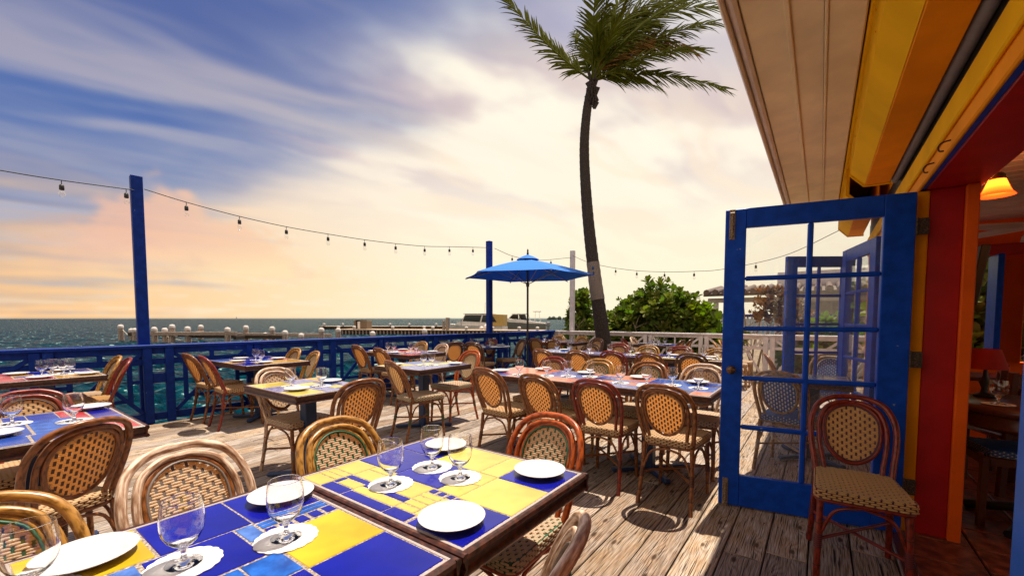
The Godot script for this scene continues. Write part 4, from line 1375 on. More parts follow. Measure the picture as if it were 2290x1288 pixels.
# ------------------------------------------------------------------ tableware
func tableware() -> void:
	var st := begin()
	lathe(st, [Vector2(0, 0.0), Vector2(0.050, 0.0), Vector2(0.054, 0.002), Vector2(0.074, 0.012), Vector2(0.0895, 0.0185), Vector2(0.0905, 0.0205), Vector2(0.0885, 0.0215), Vector2(0.064, 0.0105), Vector2(0.056, 0.0062), Vector2(0.050, 0.0052), Vector2(0, 0.0050)], 36)
	var plate := MeshInstance3D.new()
	plate.name = "plate"
	plate.mesh = st.commit()
	plate.material_override = M.plate
	# goblet: outside up, inside down, one closed skin
	st = begin()
	lathe(st, [Vector2(0, 0.0), Vector2(0.0345, 0.0), Vector2(0.0352, 0.0014), Vector2(0.030, 0.0034), Vector2(0.012, 0.0064), Vector2(0.0066, 0.012), Vector2(0.0052, 0.022), Vector2(0.0062, 0.032), Vector2(0.0105, 0.039), Vector2(0.020, 0.046), Vector2(0.031, 0.057), Vector2(0.0385, 0.072), Vector2(0.0420, 0.090), Vector2(0.0422, 0.107), Vector2(0.0405, 0.125), Vector2(0.0379, 0.1455), Vector2(0.0378, 0.1463), Vector2(0.0373, 0.1470), Vector2(0.0369, 0.1463), Vector2(0.0370, 0.1455), Vector2(0.0394, 0.125), Vector2(0.0411, 0.107), Vector2(0.0408, 0.090), Vector2(0.0373, 0.073), Vector2(0.0296, 0.059), Vector2(0.0180, 0.0492), Vector2(0.008, 0.0462), Vector2(0, 0.0455)], 32)
	var goblet := MeshInstance3D.new()
	goblet.name = "goblet"
	goblet.mesh = st.commit()
	goblet.material_override = M.glass
	# paper doily with a scalloped rim
	var poly := PackedVector2Array()
	for k in 96:
		var t := TAU * k / 96.0
		var r := 0.070 + 0.0035 * absf(sin(t * 9.0))
		poly.append(Vector2(cos(t) * r, sin(t) * r))
	st = begin()
	prism(st, poly, Vector3(0, 0.0, 0), Vector3.RIGHT, Vector3(0, 0, 1), 0.0014)
	var doily := MeshInstance3D.new()
	doily.name = "paper_doily"
	doily.mesh = st.commit()
	doily.material_override = M.doily
	var top := 0.7524
	# table words; then plates and goblets with where they stand on it
	var near := "the near yellow tiled table"
	var bot := "the bottom blue-yellow table"
	var left := "the left blue-red table"
	var lm := "the leftmost railing table"
	var rt := "the blue-yellow railing table"
	var li := "the lilac-yellow table"
	var mi := "the middle blue-yellow table"
	var rd := "the red railing table"
	var ro := "the round blue table"
	var lc := "the long coral table"
	var lf := "the long far table"
	var cn := "the far corner table"
	var fb := "the far blue table"
	var plates := [
		[-0.785, -1.235, near, "at its far right corner"], [-0.785, -0.795, near, "at its near right corner"], [-1.26, -1.245, near, "far left, behind the goblets"],
		[-1.31, -0.595, bot, "at its far left corner behind a goblet"], [-1.325, -0.175, bot, "at its near left corner"],
		[-3.56, -0.525, left, "at the far end"], [-3.08, -0.13, left, "cut by the picture's left edge"],
		[-5.80, -0.84, lm, "on the orange tiles, far one"], [-5.76, -0.52, lm, "on the red tiles, nearer one"], [-6.36, -0.74, lm, "at the left, far one"], [-6.30, -0.42, lm, "at the left, nearer one"],
		[-6.33, -2.40, rt, "at its left end"], [-5.95, -2.22, rt, "at the near side left"], [-5.92, -2.70, rt, "at the far side"], [-5.52, -2.36, rt, "at the right end"],
		[-3.22, -1.60, li, "at the near corner"], [-3.40, -1.98, li, "at the far side"],
		[-4.02, -3.16, mi, "at the left"], [-3.52, -3.64, mi, "at the right"],
		[-5.98, -4.26, rd, "at the left front"], [-5.42, -4.25, rd, "at the middle front"], [-5.10, -4.75, rd, "at the far right"], [-5.85, -4.76, rd, "at the far left"],
		[-5.86, -6.25, ro, "at the left"], [-5.35, -6.10, ro, "in front"], [-5.22, -6.72, ro, "at the right"],
		[-2.65, -3.42, lc, "at its left end"], [-2.36, -3.78, lc, "far side, before red chair"], [-1.86, -3.78, lc, "far side, before green rimmed chair"], [-1.32, -3.78, lc, "at the far side, third one"], [-0.82, -3.78, lc, "at the far right corner"], [-1.08, -3.28, lc, "near side, between two chairs"],
		[-3.55, -6.38, lf, "far left"], [-2.72, -6.38, lf, "second at the far side"], [-2.22, -6.38, lf, "third at the far side"], [-1.74, -6.38, lf, "fourth at the far side"], [-1.2, -6.38, lf, "far right"], [-1.22, -6.02, lf, "near right"],
		[-5.3, -8.75, cn, "at the left"], [-4.7, -8.4, cn, "at the right"], [-3.05, -8.9, fb, "at the left"], [-2.55, -8.92, fb, "at the right"],
	]
	for p in plates:
		var c: Node3D = copy(plate, Vector3(p[0], top + (-0.0022 if p[2] == ro else 0.0), p[1]), rng.randf() * 360.0, "round white plate on %s, %s" % [p[2], p[3]], "plate", "white plates set on the tables")
	var goblets := [
		[-1.13, -0.862, near, "nearest one"], [-1.14, -1.055, near, "left of the far pair"], [-0.985, -1.04, near, "right of the far pair"],
		[-1.13, -0.30, bot, "middle one"], [-1.06, -0.49, bot, "far one beside the plate"], [-1.235, -0.085, bot, "cut off at the bottom left corner"],
		[-3.37, -0.20, left, "at the picture's left edge"], [-3.21, -0.405, left, "beside the plate"],
		[-6.02, -0.56, lm, "nearest of the cluster"], [-6.11, -0.64, lm, "left of the cluster"], [-6.10, -0.76, lm, "rear of the cluster"], [-5.98, -0.70, lm, "right of the cluster"],
		[-6.02, -2.46, rt, "left one"], [-5.72, -2.40, rt, "right one"],
		[-3.44, -1.66, li, "left one"], [-3.26, -1.82, li, "right one"],
		[-3.74, -3.34, mi, "left one"], [-3.66, -3.40, mi, "right one"],
		[-5.80, -4.40, rd, "left pair, left one"], [-5.72, -4.46, rd, "left pair, right one"], [-5.36, -4.52, rd, "right pair, left one"], [-5.30, -4.58, rd, "right pair, right one"],
		[-5.72, -6.40, ro, "left one"], [-5.56, -6.42, ro, "middle one"], [-5.42, -6.62, ro, "right one"],
		[-2.36, -3.34, lc, "first from the left"], [-2.10, -3.42, lc, "second from the left"], [-1.92, -3.52, lc, "third from the left"], [-1.74, -3.62, lc, "fourth from the left"], [-1.36, -3.42, lc, "fourth from the right"], [-1.15, -3.46, lc, "third from the right"], [-0.97, -3.56, lc, "second from the right"], [-0.76, -3.52, lc, "rightmost one"],
		[-3.52, -6.06, lf, "first from the left"], [-3.32, -6.12, lf, "second from the left"], [-2.96, -6.12, lf, "third from the left"], [-2.62, -6.14, lf, "fourth from the left"], [-2.30, -6.16, lf, "fifth from the left"], [-2.02, -6.14, lf, "sixth from the left"], [-1.72, -6.10, lf, "fourth from the right"], [-1.48, -6.22, lf, "third from the right"], [-1.28, -6.20, lf, "second from the right"], [-1.10, -6.16, lf, "rightmost one"],
		[-5.28, -8.5, cn, "left one"], [-4.98, -8.52, cn, "middle one"], [-4.62, -8.62, cn, "right one"],
		[-2.95, -9.05, fb, "left one of a row"], [-2.85, -9.0, fb, "second of a row"], [-2.75, -8.98, fb, "third of a row"], [-2.62, -9.02, fb, "last of a row"],
	]
	for p in goblets:
		var yy := top + (-0.0022 if p[2] == ro else 0.0)
		copy(doily, Vector3(p[0], yy + 0.0002, p[1]), rng.randf() * 360.0, "paper doily under goblet on %s, %s" % [p[2], p[3]], "doily", "paper doilies under the goblets")
		copy(goblet, Vector3(p[0], yy + 0.0018, p[1]), rng.randf() * 360.0, "clear stemmed goblet on %s, %s" % [p[2], p[3]], "goblet", "clear goblets on the tables")
	plate.free(); goblet.free(); doily.free()

# ------------------------------------------------------------------ plants
const RIGHT := Vector3(0.806, 0, -0.592)   # along the view's horizontal, used to lay out what the wind has combed to one side
const FWD := Vector3(-0.592, 0, -0.806)

func leaflet(st: SurfaceTool, base: Vector3, dir: Vector3, len: float, w: float, droop: float, face: Vector3, tint: float) -> void:
	# a narrow folded blade that bends down and with the wind
	var n := 4
	var p := base
	var d := dir.normalized()
	var prev := []
	for i in n + 1:
		var f := float(i) / n
		var ww := w * 0.5 * (0.6 + 1.15 * f if f < 0.35 else 1.0 - pow((f - 0.35) / 0.65, 1.5))
		if i == n: ww = 0.0012
		var s := face.cross(d)
		if s.length() < 0.05: s = d.cross(Vector3(0.31, 0.2, 0.93))
		s = s.normalized()
		var nn := d.cross(s).normalized()
		var cur := [p + s * ww - nn * ww * 0.4, p, p - s * ww - nn * ww * 0.4, nn]
		if i > 0:
			st.set_color(Color(tint, tint, tint * 0.9))
			for k in 2:
				face4(st, prev[k], prev[k + 1], cur[k + 1], cur[k], nn)
		prev = cur
		p += d * len / n
		d = (d + Vector3(0, -droop, 0) / n + RIGHT * 0.16 / n).normalized()

func palm() -> void:
	var t := thing("palm_tree", "tall coconut palm bent by the wind, its trunk banded with pale paint", "palm tree")
	# trunk line
	var ctl := [Vector3(-4.02, -0.2, -9.2), Vector3(-4.08, 0.7, -9.2), Vector3(-4.33, 2.27, -9.2), Vector3(-4.53, 3.8, -9.2), Vector3(-4.63, 5.2, -9.2), Vector3(-4.58, 6.1, -9.2), Vector3(-4.45, 6.75, -9.2)]
	var line := spline(ctl, 40)
	var st := begin()
	var rad := []
	var pts := []
	var low := []
	var lowr := []
	var r0 := 0.175
	for i in line.size():
		var y: float = line[i].y
		var r := lerpf(0.172, 0.095, clampf(y / 6.6, 0, 1)) + 0.03 * exp(-maxf(y, 0) * 2.0)
		r *= 1.0 + 0.055 * float(i % 5) / 5.0 + rng.randf_range(-0.01, 0.01)
		pts.append(line[i]); rad.append(r)
	tube(st, pts, rad, 18)
	obj("trunk", st, M.bark, t)
	# painted band
	st = begin()
	var bl := []
	var br := []
	for i in line.size():
		if line[i].y > 1.72 and line[i].y < 2.62:
			bl.append(line[i]); br.append(rad[i] + 0.006)
	tube(st, bl, br, 20)
	obj("painted_band", st, M.band, t)
	st = begin()
	var bc: Vector3 = bl[bl.size() / 2]
	for k in 7:
		ball(st, bc + Vector3(-0.018 * (0.28 - k * 0.055) / 0.1 + rng.randf_range(-0.015, 0.02), 0.28 - k * 0.055, 0.0) + Vector3(0.40, 0, 0.916) * 0.140 + Vector3(-0.916, 0, 0.40) * 0.012, Vector3(0.022, 0.036, 0.02) * rng.randf_range(0.7, 1.4))
	obj("blue_paint", st, M.band_blue, t)
	# leaf bases and fibre at the crown
	var crown := Vector3(-4.44, 6.80, -9.2)
	st = begin()
	for k in 30:
		var a := k * 2.399
		var d := Vector3(cos(a), 0, sin(a))
		var y := -0.58 + 0.022 * k
		var b := crown + Vector3(0.012 * (k - 15), y, 0) * 1.0 - Vector3(0.012 * (k - 15), 0, 0) + d * 0.075
		bar(st, b - d * 0.03 - Vector3(0, 0.06, 0), b + d * rng.randf_range(0.02, 0.07) + Vector3(0, rng.randf_range(0.02, 0.16), 0), rng.randf_range(0.07, 0.12), 0.03, 0.006)
	for k in 7:
		var a := rng.randf() * TAU
		var d := Vector3(cos(a), 0, sin(a))
		var b := crown + Vector3(0, rng.randf_range(-0.5, -0.3), 0) + d * 0.09
		bar(st, b, b + d * 0.06 + Vector3(0, rng.randf_range(-0.26, -0.1), 0), 0.035, 0.012, 0.003)
	obj("leaf_bases", st, M.bark, t)
	# fronds: [middle (right, up, forward), end, roll of the blade in degrees, length of the leaflets, dry]
	var F := [
		[[-0.75, 0.45, -0.05], [-2.25, 2.2, 0.1], 60, 0.62, 0],
		[[0.0, 1.1, 0.05], [0.15, 3.0, 0.2], 15, 0.62, 0], [[0.12, 1.2, -0.3], [0.8, 2.9, -0.7], 30, 0.62, 0], [[0.2, 1.1, 0.3], [1.2, 2.8, 0.7], 35, 0.62, 0],
		[[0.35, 1.25, -0.1], [2.3, 1.75, -0.2], 55, 0.85, 0], [[0.5, 1.1, 0.25], [2.0, 2.2, 0.5], 50, 0.8, 0], [[0.75, 1.15, -0.3], [3.25, 1.15, -0.6], 62, 0.75, 0],
		[[0.7, 0.95, 0.2], [2.5, 0.95, 0.4], 66, 0.80, 1], [[0.85, 0.75, 0.05], [2.9, 1.45, 0.2], 60, 0.7, 0],
		[[0.9, 0.36, -0.25], [2.35, 0.40, -0.5], 58, 0.55, 0], [[0.95, 0.28, 0.1], [3.25, -0.02, 0.3], 62, 0.62, 0], [[0.7, 0.45, 0.5], [2.1, 0.55, 1.4], 50, 0.6, 0],
		[[0.5, 1.0, 0.7], [1.6, 1.5, 2.0], 40, 0.65, 0], [[-0.1, 0.9, 0.6], [-0.2, 2.2, 1.7], 30, 0.6, 0], [[0.6, 0.65, -0.6], [2.0, 0.85, -1.6], 50, 0.6, 0], [[0.3, 0.8, -0.7], [1.1, 1.6, -1.9], 40, 0.6, 0],
		[[0.55, 0.8, 0.0], [1.75, 0.75, 0.05], 66, 0.62, 1], [[0.45, 0.9, 0.15], [1.5, 1.45, 0.3], 55, 0.75, 0],
	]
	for f in F:
		var m: Vector3 = crown + RIGHT * f[0][0] + Vector3(0, f[0][1], 0) + FWD * f[0][2]
		var e: Vector3 = crown + RIGHT * f[1][0] + Vector3(0, f[1][1], 0) + FWD * f[1][2]
		var q := []
		var c2: Vector3 = crown + (m - crown) * 0.55
		var c3: Vector3 = m + (m - crown) * 0.45
		for i in 25:
			q.append(crown.bezier_interpolate(c2, c3, e, i / 24.0))
		st = begin()
		var rr := []
		for i in 25: rr.append(lerpf(0.026, 0.004, i / 24.0))
		st.set_color(Color(1.9, 1.5, 1.0))
		tube(st, q, rr, 6)
		var n := int(44 * clampf(crown.distance_to(e) / 2.4, 0.6, 1.6))
		for k in n:
			var u := lerpf(0.18, 0.992, k / float(n - 1))
			var i := mini(int(u * 24.0), 23)
			var p: Vector3 = (q[i] as Vector3).lerp(q[i + 1], u * 24.0 - i)
			var tg: Vector3 = ((q[i + 1] as Vector3) - q[i]).normalized()
			var sd := tg.cross(Vector3.UP).normalized()
			if sd.dot(FWD) > 0.0: sd = -sd
			sd = sd.rotated(tg, deg_to_rad(f[2]) * (1.0 if tg.cross(sd).y < 0.0 else -1.0))
			var fc := sd.cross(tg).normalized()
			for s in [-1.0, 1.0]:
				if rng.randf() < 0.12: continue
				var l: float = f[3] * (0.35 + 0.65 * sin(PI * clampf(0.22 + u * 0.66, 0, 1))) * rng.randf_range(0.8, 1.12)
				var d: Vector3 = sd * s * (0.85 if u < 0.8 else 0.6) + tg * (0.6 + 0.75 * u) + fc * rng.randf_range(-0.12, 0.16)
				var tint := rng.randf_range(0.65, 1.3) * (1.5 if u > 0.78 else 1.0)  # leaflets near the tip are coloured brighter to look sunlit
				leaflet(st, p, d, l, 0.050, rng.randf_range(0.2, 0.7) + (0.5 if rng.randf() < 0.3 else 0.0), fc, tint)
		obj("frond", st, M.frond_dry if f[4] else M.frond, t)

func rosette_mesh(n: int, len: float, wid: float, sd: int) -> ArrayMesh:
	# a tuft of blunt, paddle-shaped leaves round a shoot pointing up
	var r := RandomNumberGenerator.new()
	r.seed = sd
	var st := begin()
	for k in n:
		var a := k * 2.399 + r.randf() * 0.4
		var tilt := lerpf(0.25, 1.35, float(k) / n)
		var d := Vector3(cos(a) * sin(tilt), cos(tilt), sin(a) * sin(tilt))
		var s := d.cross(Vector3(-sin(a), 0.001, cos(a))).cross(d).normalized()
		var nn := s.cross(d).normalized()
		var l := len * r.randf_range(0.75, 1.15)
		var prof := [[0.0, 0.10], [0.35, 0.55], [0.7, 1.0], [0.92, 0.72], [1.0, 0.25]]
		var c := r.randf_range(0.75, 1.25)
		st.set_color(Color(c, c, c * 0.95))
		for i in 4:
			var p0: Array = prof[i]
			var p1: Array = prof[i + 1]
			var c0: Vector3 = d * l * p0[0] - nn * l * 0.10 * p0[0] * p0[0]
			var c1: Vector3 = d * l * p1[0] - nn * l * 0.10 * p1[0] * p1[0]
			for e in [-1.0, 1.0]:
				var w0: float = wid * 0.5 * p0[1]
				var w1: float = wid * 0.5 * p1[1]
				var fold := 0.28
				smooth4(st, [c0, c0 + s * e * w0 + nn * w0 * fold, c1 + s * e * w1 + nn * w1 * fold, c1], [nn, (nn - s * e * 0.3).normalized(), (nn - s * e * 0.3).normalized(), nn], [Vector2.ZERO, Vector2.ZERO, Vector2.ZERO, Vector2.ZERO])
	return st.commit()

func bush(called: String, label: String, lobes: Array, count: int, m: Material, sd: int, dry := 0.0, cat := "shrub", size := 1.0) -> Node3D:
	# lobes: [centre, radii]; shoots fill the outer part of each lobe and point outward and up
	var r := RandomNumberGenerator.new()
	r.seed = sd
	var base: Vector3 = lobes[0][0]
	var root := thing(called, label, cat, Vector3(base.x, -0.3, base.z))
	var xf := []
	var cols := []
	var vol := 0.0
	for l in lobes: vol += pow(l[1].x * l[1].y * l[1].z, 0.667)
	var lump := noise(1.3, sd + 5, 2)
	for l in lobes:
		var n := int(count * pow(l[1].x * l[1].y * l[1].z, 0.667) / vol)
		for k in n:
			var d := Vector3(r.randfn(), r.randfn() * 0.9 + 0.15, r.randfn()).normalized()
			var f := pow(r.randf(), 0.4) * (1.0 + 0.35 * lump.get_noise_3dv((l[0] + d * l[1]) * 1.6))
			var p: Vector3 = l[0] + d * l[1] * f - root.position
			if p.y < 0.1: continue
			var up := (d * 0.75 + Vector3(0, 0.75, 0) + Vector3(r.randfn(), r.randfn(), r.randfn()) * 0.35).normalized()
			var x := up.cross(Vector3(r.randfn(), 0.1, r.randfn())).normalized()
			var b := Basis(x, up, x.cross(up)) * Basis(Vector3.UP, r.randf() * TAU)
			xf.append(Transform3D(b.scaled(Vector3.ONE * r.randf_range(0.6, 1.3) * size), p))
			var q := r.randf_range(0.6, 1.35)
			var y := r.randf_range(0.85, 1.35)
			cols.append(Color(q * y, q, q * 0.85) if r.randf() > dry else Color(q * 1.25, q * 0.95, q * 0.8))
	var mm := MultiMesh.new()
	mm.transform_format = MultiMesh.TRANSFORM_3D
	mm.use_colors = true
	mm.mesh = MESH.rosette
	mm.instance_count = xf.size()
	for i in xf.size():
		mm.set_instance_transform(i, xf[i])
		mm.set_instance_color(i, cols[i])
	var mi := MultiMeshInstance3D.new()
	mi.name = "foliage"
	mi.multimesh = mm
	mi.material_override = m
	mi.set_meta("kind", "stuff")
	root.add_child(mi, true)
	# limbs from the ground to the lobes
	for l in lobes:
		for k in 4:
			var s := begin()
			var e: Vector3 = l[0] + Vector3(r.randfn() * l[1].x, l[1].y * r.randf_range(0.1, 0.9), r.randfn() * l[1].z) * 0.55 - root.position
			var a = Vector3(r.randf_range(-0.3, 0.3), 0, r.randf_range(-0.2, 0.2)) + (l[0] - root.position) * Vector3(0.55, 0, 0.55)
			var mid = a.lerp(e, 0.5) + Vector3(r.randfn(), 0, r.randfn()) * 0.16
			var pts := spline([a, mid, e], 5)
			var rad := []
			for i in pts.size(): rad.append(lerpf(0.030, 0.008, float(i) / (pts.size() - 1)))
			tube(s, pts, rad, 6)
			for b in 3:
				var o: Vector3 = pts[r.randi_range(3, pts.size() - 2)]
				var v := Vector3(r.randfn(), absf(r.randfn()) + 0.3, r.randfn()).normalized() * r.randf_range(0.25, 0.5)
				tube(s, [o, o + v * 0.5 + Vector3(0, 0.02, 0), o + v], [0.011, 0.008, 0.005], 5)
			obj("limb", s, M.twig, root)
	return root

func plants() -> void:
	MESH.rosette = rosette_mesh(9, 0.165, 0.086, 5)
	bush("seaside_shrub", "upright glossy green shrub between the white post and the palm trunk", [[Vector3(-5.45, 0.55, -10.9), Vector3(0.62, 0.7, 0.5)], [Vector3(-5.52, 1.25, -10.9), Vector3(0.36, 0.55, 0.34)], [Vector3(-5.52, 1.75, -10.9), Vector3(0.24, 0.30, 0.24)], [Vector3(-4.95, 0.7, -11.0), Vector3(0.45, 0.5, 0.4)]], 560, M.leaf, 11)
	bush("seaside_shrub", "wide rounded glossy green shrub right of the palm trunk behind the white railing", [[Vector3(-3.45, 1.35, -11.1), Vector3(0.80, 0.85, 0.6)], [Vector3(-4.25, 0.95, -10.9), Vector3(0.62, 0.65, 0.5)], [Vector3(-4.0, 1.3, -11.2), Vector3(0.65, 0.6, 0.5)], [Vector3(-2.85, 1.2, -11.0), Vector3(0.6, 0.78, 0.5)], [Vector3(-2.5, 0.85, -11.0), Vector3(0.5, 0.6, 0.45)], [Vector3(-3.3, 0.4, -10.9), Vector3(1.3, 0.5, 0.5)]], 1550, M.leaf, 12)
	bush("croton_shrub", "open yellow-green shrub with bare pale branches beside the door edge", [[Vector3(-2.2, 1.30, -10.7), Vector3(0.32, 0.36, 0.3)], [Vector3(-1.85, 0.75, -10.6), Vector3(0.45, 0.42, 0.35)]], 85, M.leaf_lite, 13, 0.18, "shrub", 1.25)
	bush("dry_shrub", "sparse brown leaved shrub seen through the upper left panes of the open door", [[Vector3(-0.9, 1.55, -10.6), Vector3(0.42, 0.42, 0.35)], [Vector3(-0.5, 1.3, -10.6), Vector3(0.35, 0.45, 0.35)]], 130, M.leaf_dry, 14, 0.5, "shrub", 0.7)
	bush("garden_shrub", "bright green low shrub seen through the right panes of the open door", [[Vector3(0.25, 0.85, -10.8), Vector3(0.5, 0.5, 0.4)], [Vector3(-0.2, 0.4, -10.6), Vector3(0.5, 0.4, 0.35)]], 220, M.leaf_lite, 15)
	bush("garden_tree", "leafy green tree outside the restaurant's far window", [[Vector3(1.9, 1.6, -9.0), Vector3(1.1, 1.3, 0.7)], [Vector3(3.3, 1.8, -9.4), Vector3(1.2, 1.3, 0.7)], [Vector3(2.4, 0.6, -8.8), Vector3(1.2, 0.7, 0.5)]], 900, M.leaf, 16, 0.0, "tree", 1.5)

# ------------------------------------------------------------------ umbrella and lights
func umbrella() -> void:
	var t := thing("patio_umbrella", "open blue patio umbrella on a slim dark pole", "umbrella", Vector3(-5.02, 0, -7.40), 22.0)
	var R := 1.40
	var yr := 2.19
	var yp := 2.60
	var rim := []
	for k in 6:
		rim.append(Vector3(cos(TAU * k / 6), 0, sin(TAU * k / 6)) * R + Vector3(0, yr, 0))
	for k in 6:
		var a: Vector3 = rim[k]
		var b: Vector3 = rim[(k + 1) % 6]
		var st := begin()
		# a cloth panel between two ribs: sags a little between them, its hem curved inward
		var N := 8
		var grid := []
		for i in N + 1:
			var row := []
			for j in N + 1:
				var f := i / float(N)
				var g := j / float(N)
				var top := Vector3(0, yp - 0.03, 0)
				var p := top.lerp(a.lerp(b, g), 0.14 + 0.86 * f)
				var sag := sin(PI * g) * f
				p.y += 0.015 * sin(PI * f) - 0.02 * sag * (1.0 - f)
				var inw := Vector3(-(a + b).x, 0, -(a + b).z).normalized()
				p += inw * 0.05 * sin(PI * g) * f * f
				row.append(p)
			grid.append(row)
		for s in [0.0, 0.004]:
			for i in N:
				for j in N:
					var q := [grid[i][j], grid[i][j + 1], grid[i + 1][j + 1], grid[i + 1][j]]
					var nn: Vector3 = (q[2] - q[0]).cross(q[1] - q[3]).normalized()
					if nn.y < 0: nn = -nn
					var o := Vector3(0, -s, 0)
					face4(st, q[0] + o, q[1] + o, q[2] + o, q[3] + o, nn * (1.0 if s == 0 else -1.0))
		obj("canopy_panel", st, M.umbrella, t)
		st = begin()
		bar(st, Vector3(0, yp - 0.10, 0), a + Vector3(0, -0.025, 0), 0.018, 0.014, 0.003)
		obj("rib", st, M.umbrella_rib, t)
		st = begin()
		bar(st, Vector3(0, 2.02, 0), Vector3(0, yp - 0.10, 0).lerp(a + Vector3(0, -0.03, 0), 0.52), 0.012, 0.012, 0.003)
		obj("strut", st, M.umbrella_rib, t)
	var st2 := begin()
	lathe(st2, [Vector2(0.24, yp - 0.06), Vector2(0.18, yp - 0.025), Vector2(0.10, yp + 0.012), Vector2(0.02, yp + 0.042), Vector2(0, yp + 0.043)], 12)
	lathe(st2, [Vector2(0.24, yp - 0.064), Vector2(0.18, yp - 0.029), Vector2(0.10, yp + 0.008), Vector2(0.0, yp + 0.034)], 12)
	obj("vent_cap", st2, M.umbrella, t)
	st2 = begin()
	tube(st2, [Vector3(0, 0.06, 0), Vector3(0, yp + 0.09, 0)], 0.022, 12)
	lathe(st2, [Vector2(0, yp + 0.17), Vector2(0.014, yp + 0.15), Vector2(0.020, yp + 0.12), Vector2(0.012, yp + 0.09)], 10)
	lathe(st2, [Vector2(0.03, 2.06), Vector2(0.036, 2.04), Vector2(0.036, 2.0), Vector2(0.03, 1.97)], 12)
	obj("pole", st2, M.iron, t)
	st2 = begin()
	lathe(st2, [Vector2(0, 0.0), Vector2(0.24, 0.0), Vector2(0.25, 0.02), Vector2(0.23, 0.06), Vector2(0.06, 0.085), Vector2(0.05, 0.22), Vector2(0.03, 0.225)], 20)
	obj("base", st2, M.blue_dark, t)

func light_string(label: String, pts: Array, bulbs: Array) -> void:
	var t := thing("light_string", label, "string lights", Vector3.ZERO, 0.0, "strings of bulbs between the posts")
	var line := spline(pts, 8)
	var st := begin()
	tube(st, line, 0.0055, 5)
	obj("wire", st, M.black, t)
	for b in bulbs:
		var f: float = b * (line.size() - 1)
		var i := mini(int(f), line.size() - 2)
		var p: Vector3 = (line[i] as Vector3).lerp(line[i + 1], f - i)
		st = begin()
		tube(st, [p, p + Vector3(0, -0.05, 0)], 0.004, 5)
		lathe(st, [Vector2(0, -0.045), Vector2(0.014, -0.048), Vector2(0.021, -0.06), Vector2(0.022, -0.10), Vector2(0.017, -0.108), Vector2(0, -0.109)], 10, p)
		var so := obj("socket", st, M.black, t)
		st = begin()
		lathe(st, [Vector2(0, -0.185), Vector2(0.014, -0.182), Vector2(0.026, -0.165), Vector2(0.030, -0.145), Vector2(0.024, -0.122), Vector2(0.015, -0.107)], 12, p)
		obj("bulb", st, M.bulb, so)

func lights() -> void:
	light_string("string of bulbs from the left picture edge to the nearest tall blue post", [Vector3(-6.82, 3.02, 2.4), Vector3(-6.84, 2.86, 1.2), Vector3(-6.82, 2.82, 0.2), Vector3(-6.80, 2.81, -0.44), Vector3(-6.76, 2.815, -0.88), Vector3(-6.74, 2.85, -1.46)], [0.12, 0.32, 0.55, 0.79, 0.975])
	light_string("long drooping string of eleven bulbs between the two tall blue posts", [Vector3(-6.72, 2.88, -1.55), Vector3(-6.65, 2.80, -1.95), Vector3(-6.59, 2.725, -2.54), Vector3(-6.53, 2.68, -3.15), Vector3(-6.47, 2.665, -3.78), Vector3(-6.40, 2.66, -4.41), Vector3(-6.34, 2.675, -5.02), Vector3(-6.28, 2.71, -5.67), Vector3(-6.22, 2.78, -6.29), Vector3(-6.15, 2.85, -6.94), Vector3(-6.11, 2.91, -7.50)], [0.1, 0.2, 0.3, 0.4, 0.5, 0.6, 0.7, 0.8, 0.9])
	light_string("string of bulbs from the far blue post past the umbrella top to the white post", [Vector3(-6.09, 2.91, -7.62), Vector3(-5.95, 2.78, -8.2), Vector3(-5.75, 2.76, -8.95), Vector3(-5.42, 2.92, -10.02)], [0.3, 0.55, 0.8])
	light_string("string of bulbs from the white post past the palm to the building's far eave", [Vector3(-5.35, 2.96, -10.02), Vector3(-4.82, 2.73, -9.92), Vector3(-4.2, 2.56, -9.9), Vector3(-3.57, 2.44, -9.9), Vector3(-2.92, 2.37, -9.9), Vector3(-2.28, 2.34, -9.9), Vector3(-1.68, 2.35, -9.9), Vector3(-0.61, 2.51, -9.7), Vector3(0.3, 2.70, -8.2)], [0.125, 0.27, 0.375, 0.5, 0.625, 0.82])

# ------------------------------------------------------------------ on the water
func piling(st: SurfaceTool, x: float, z: float, top: float, r: float) -> void:
	lathe(st, [Vector2(r, -2.2), Vector2(r * 1.02, -0.6), Vector2(r * 0.97, top - 0.16)], 10, Vector3(x, 0, z))

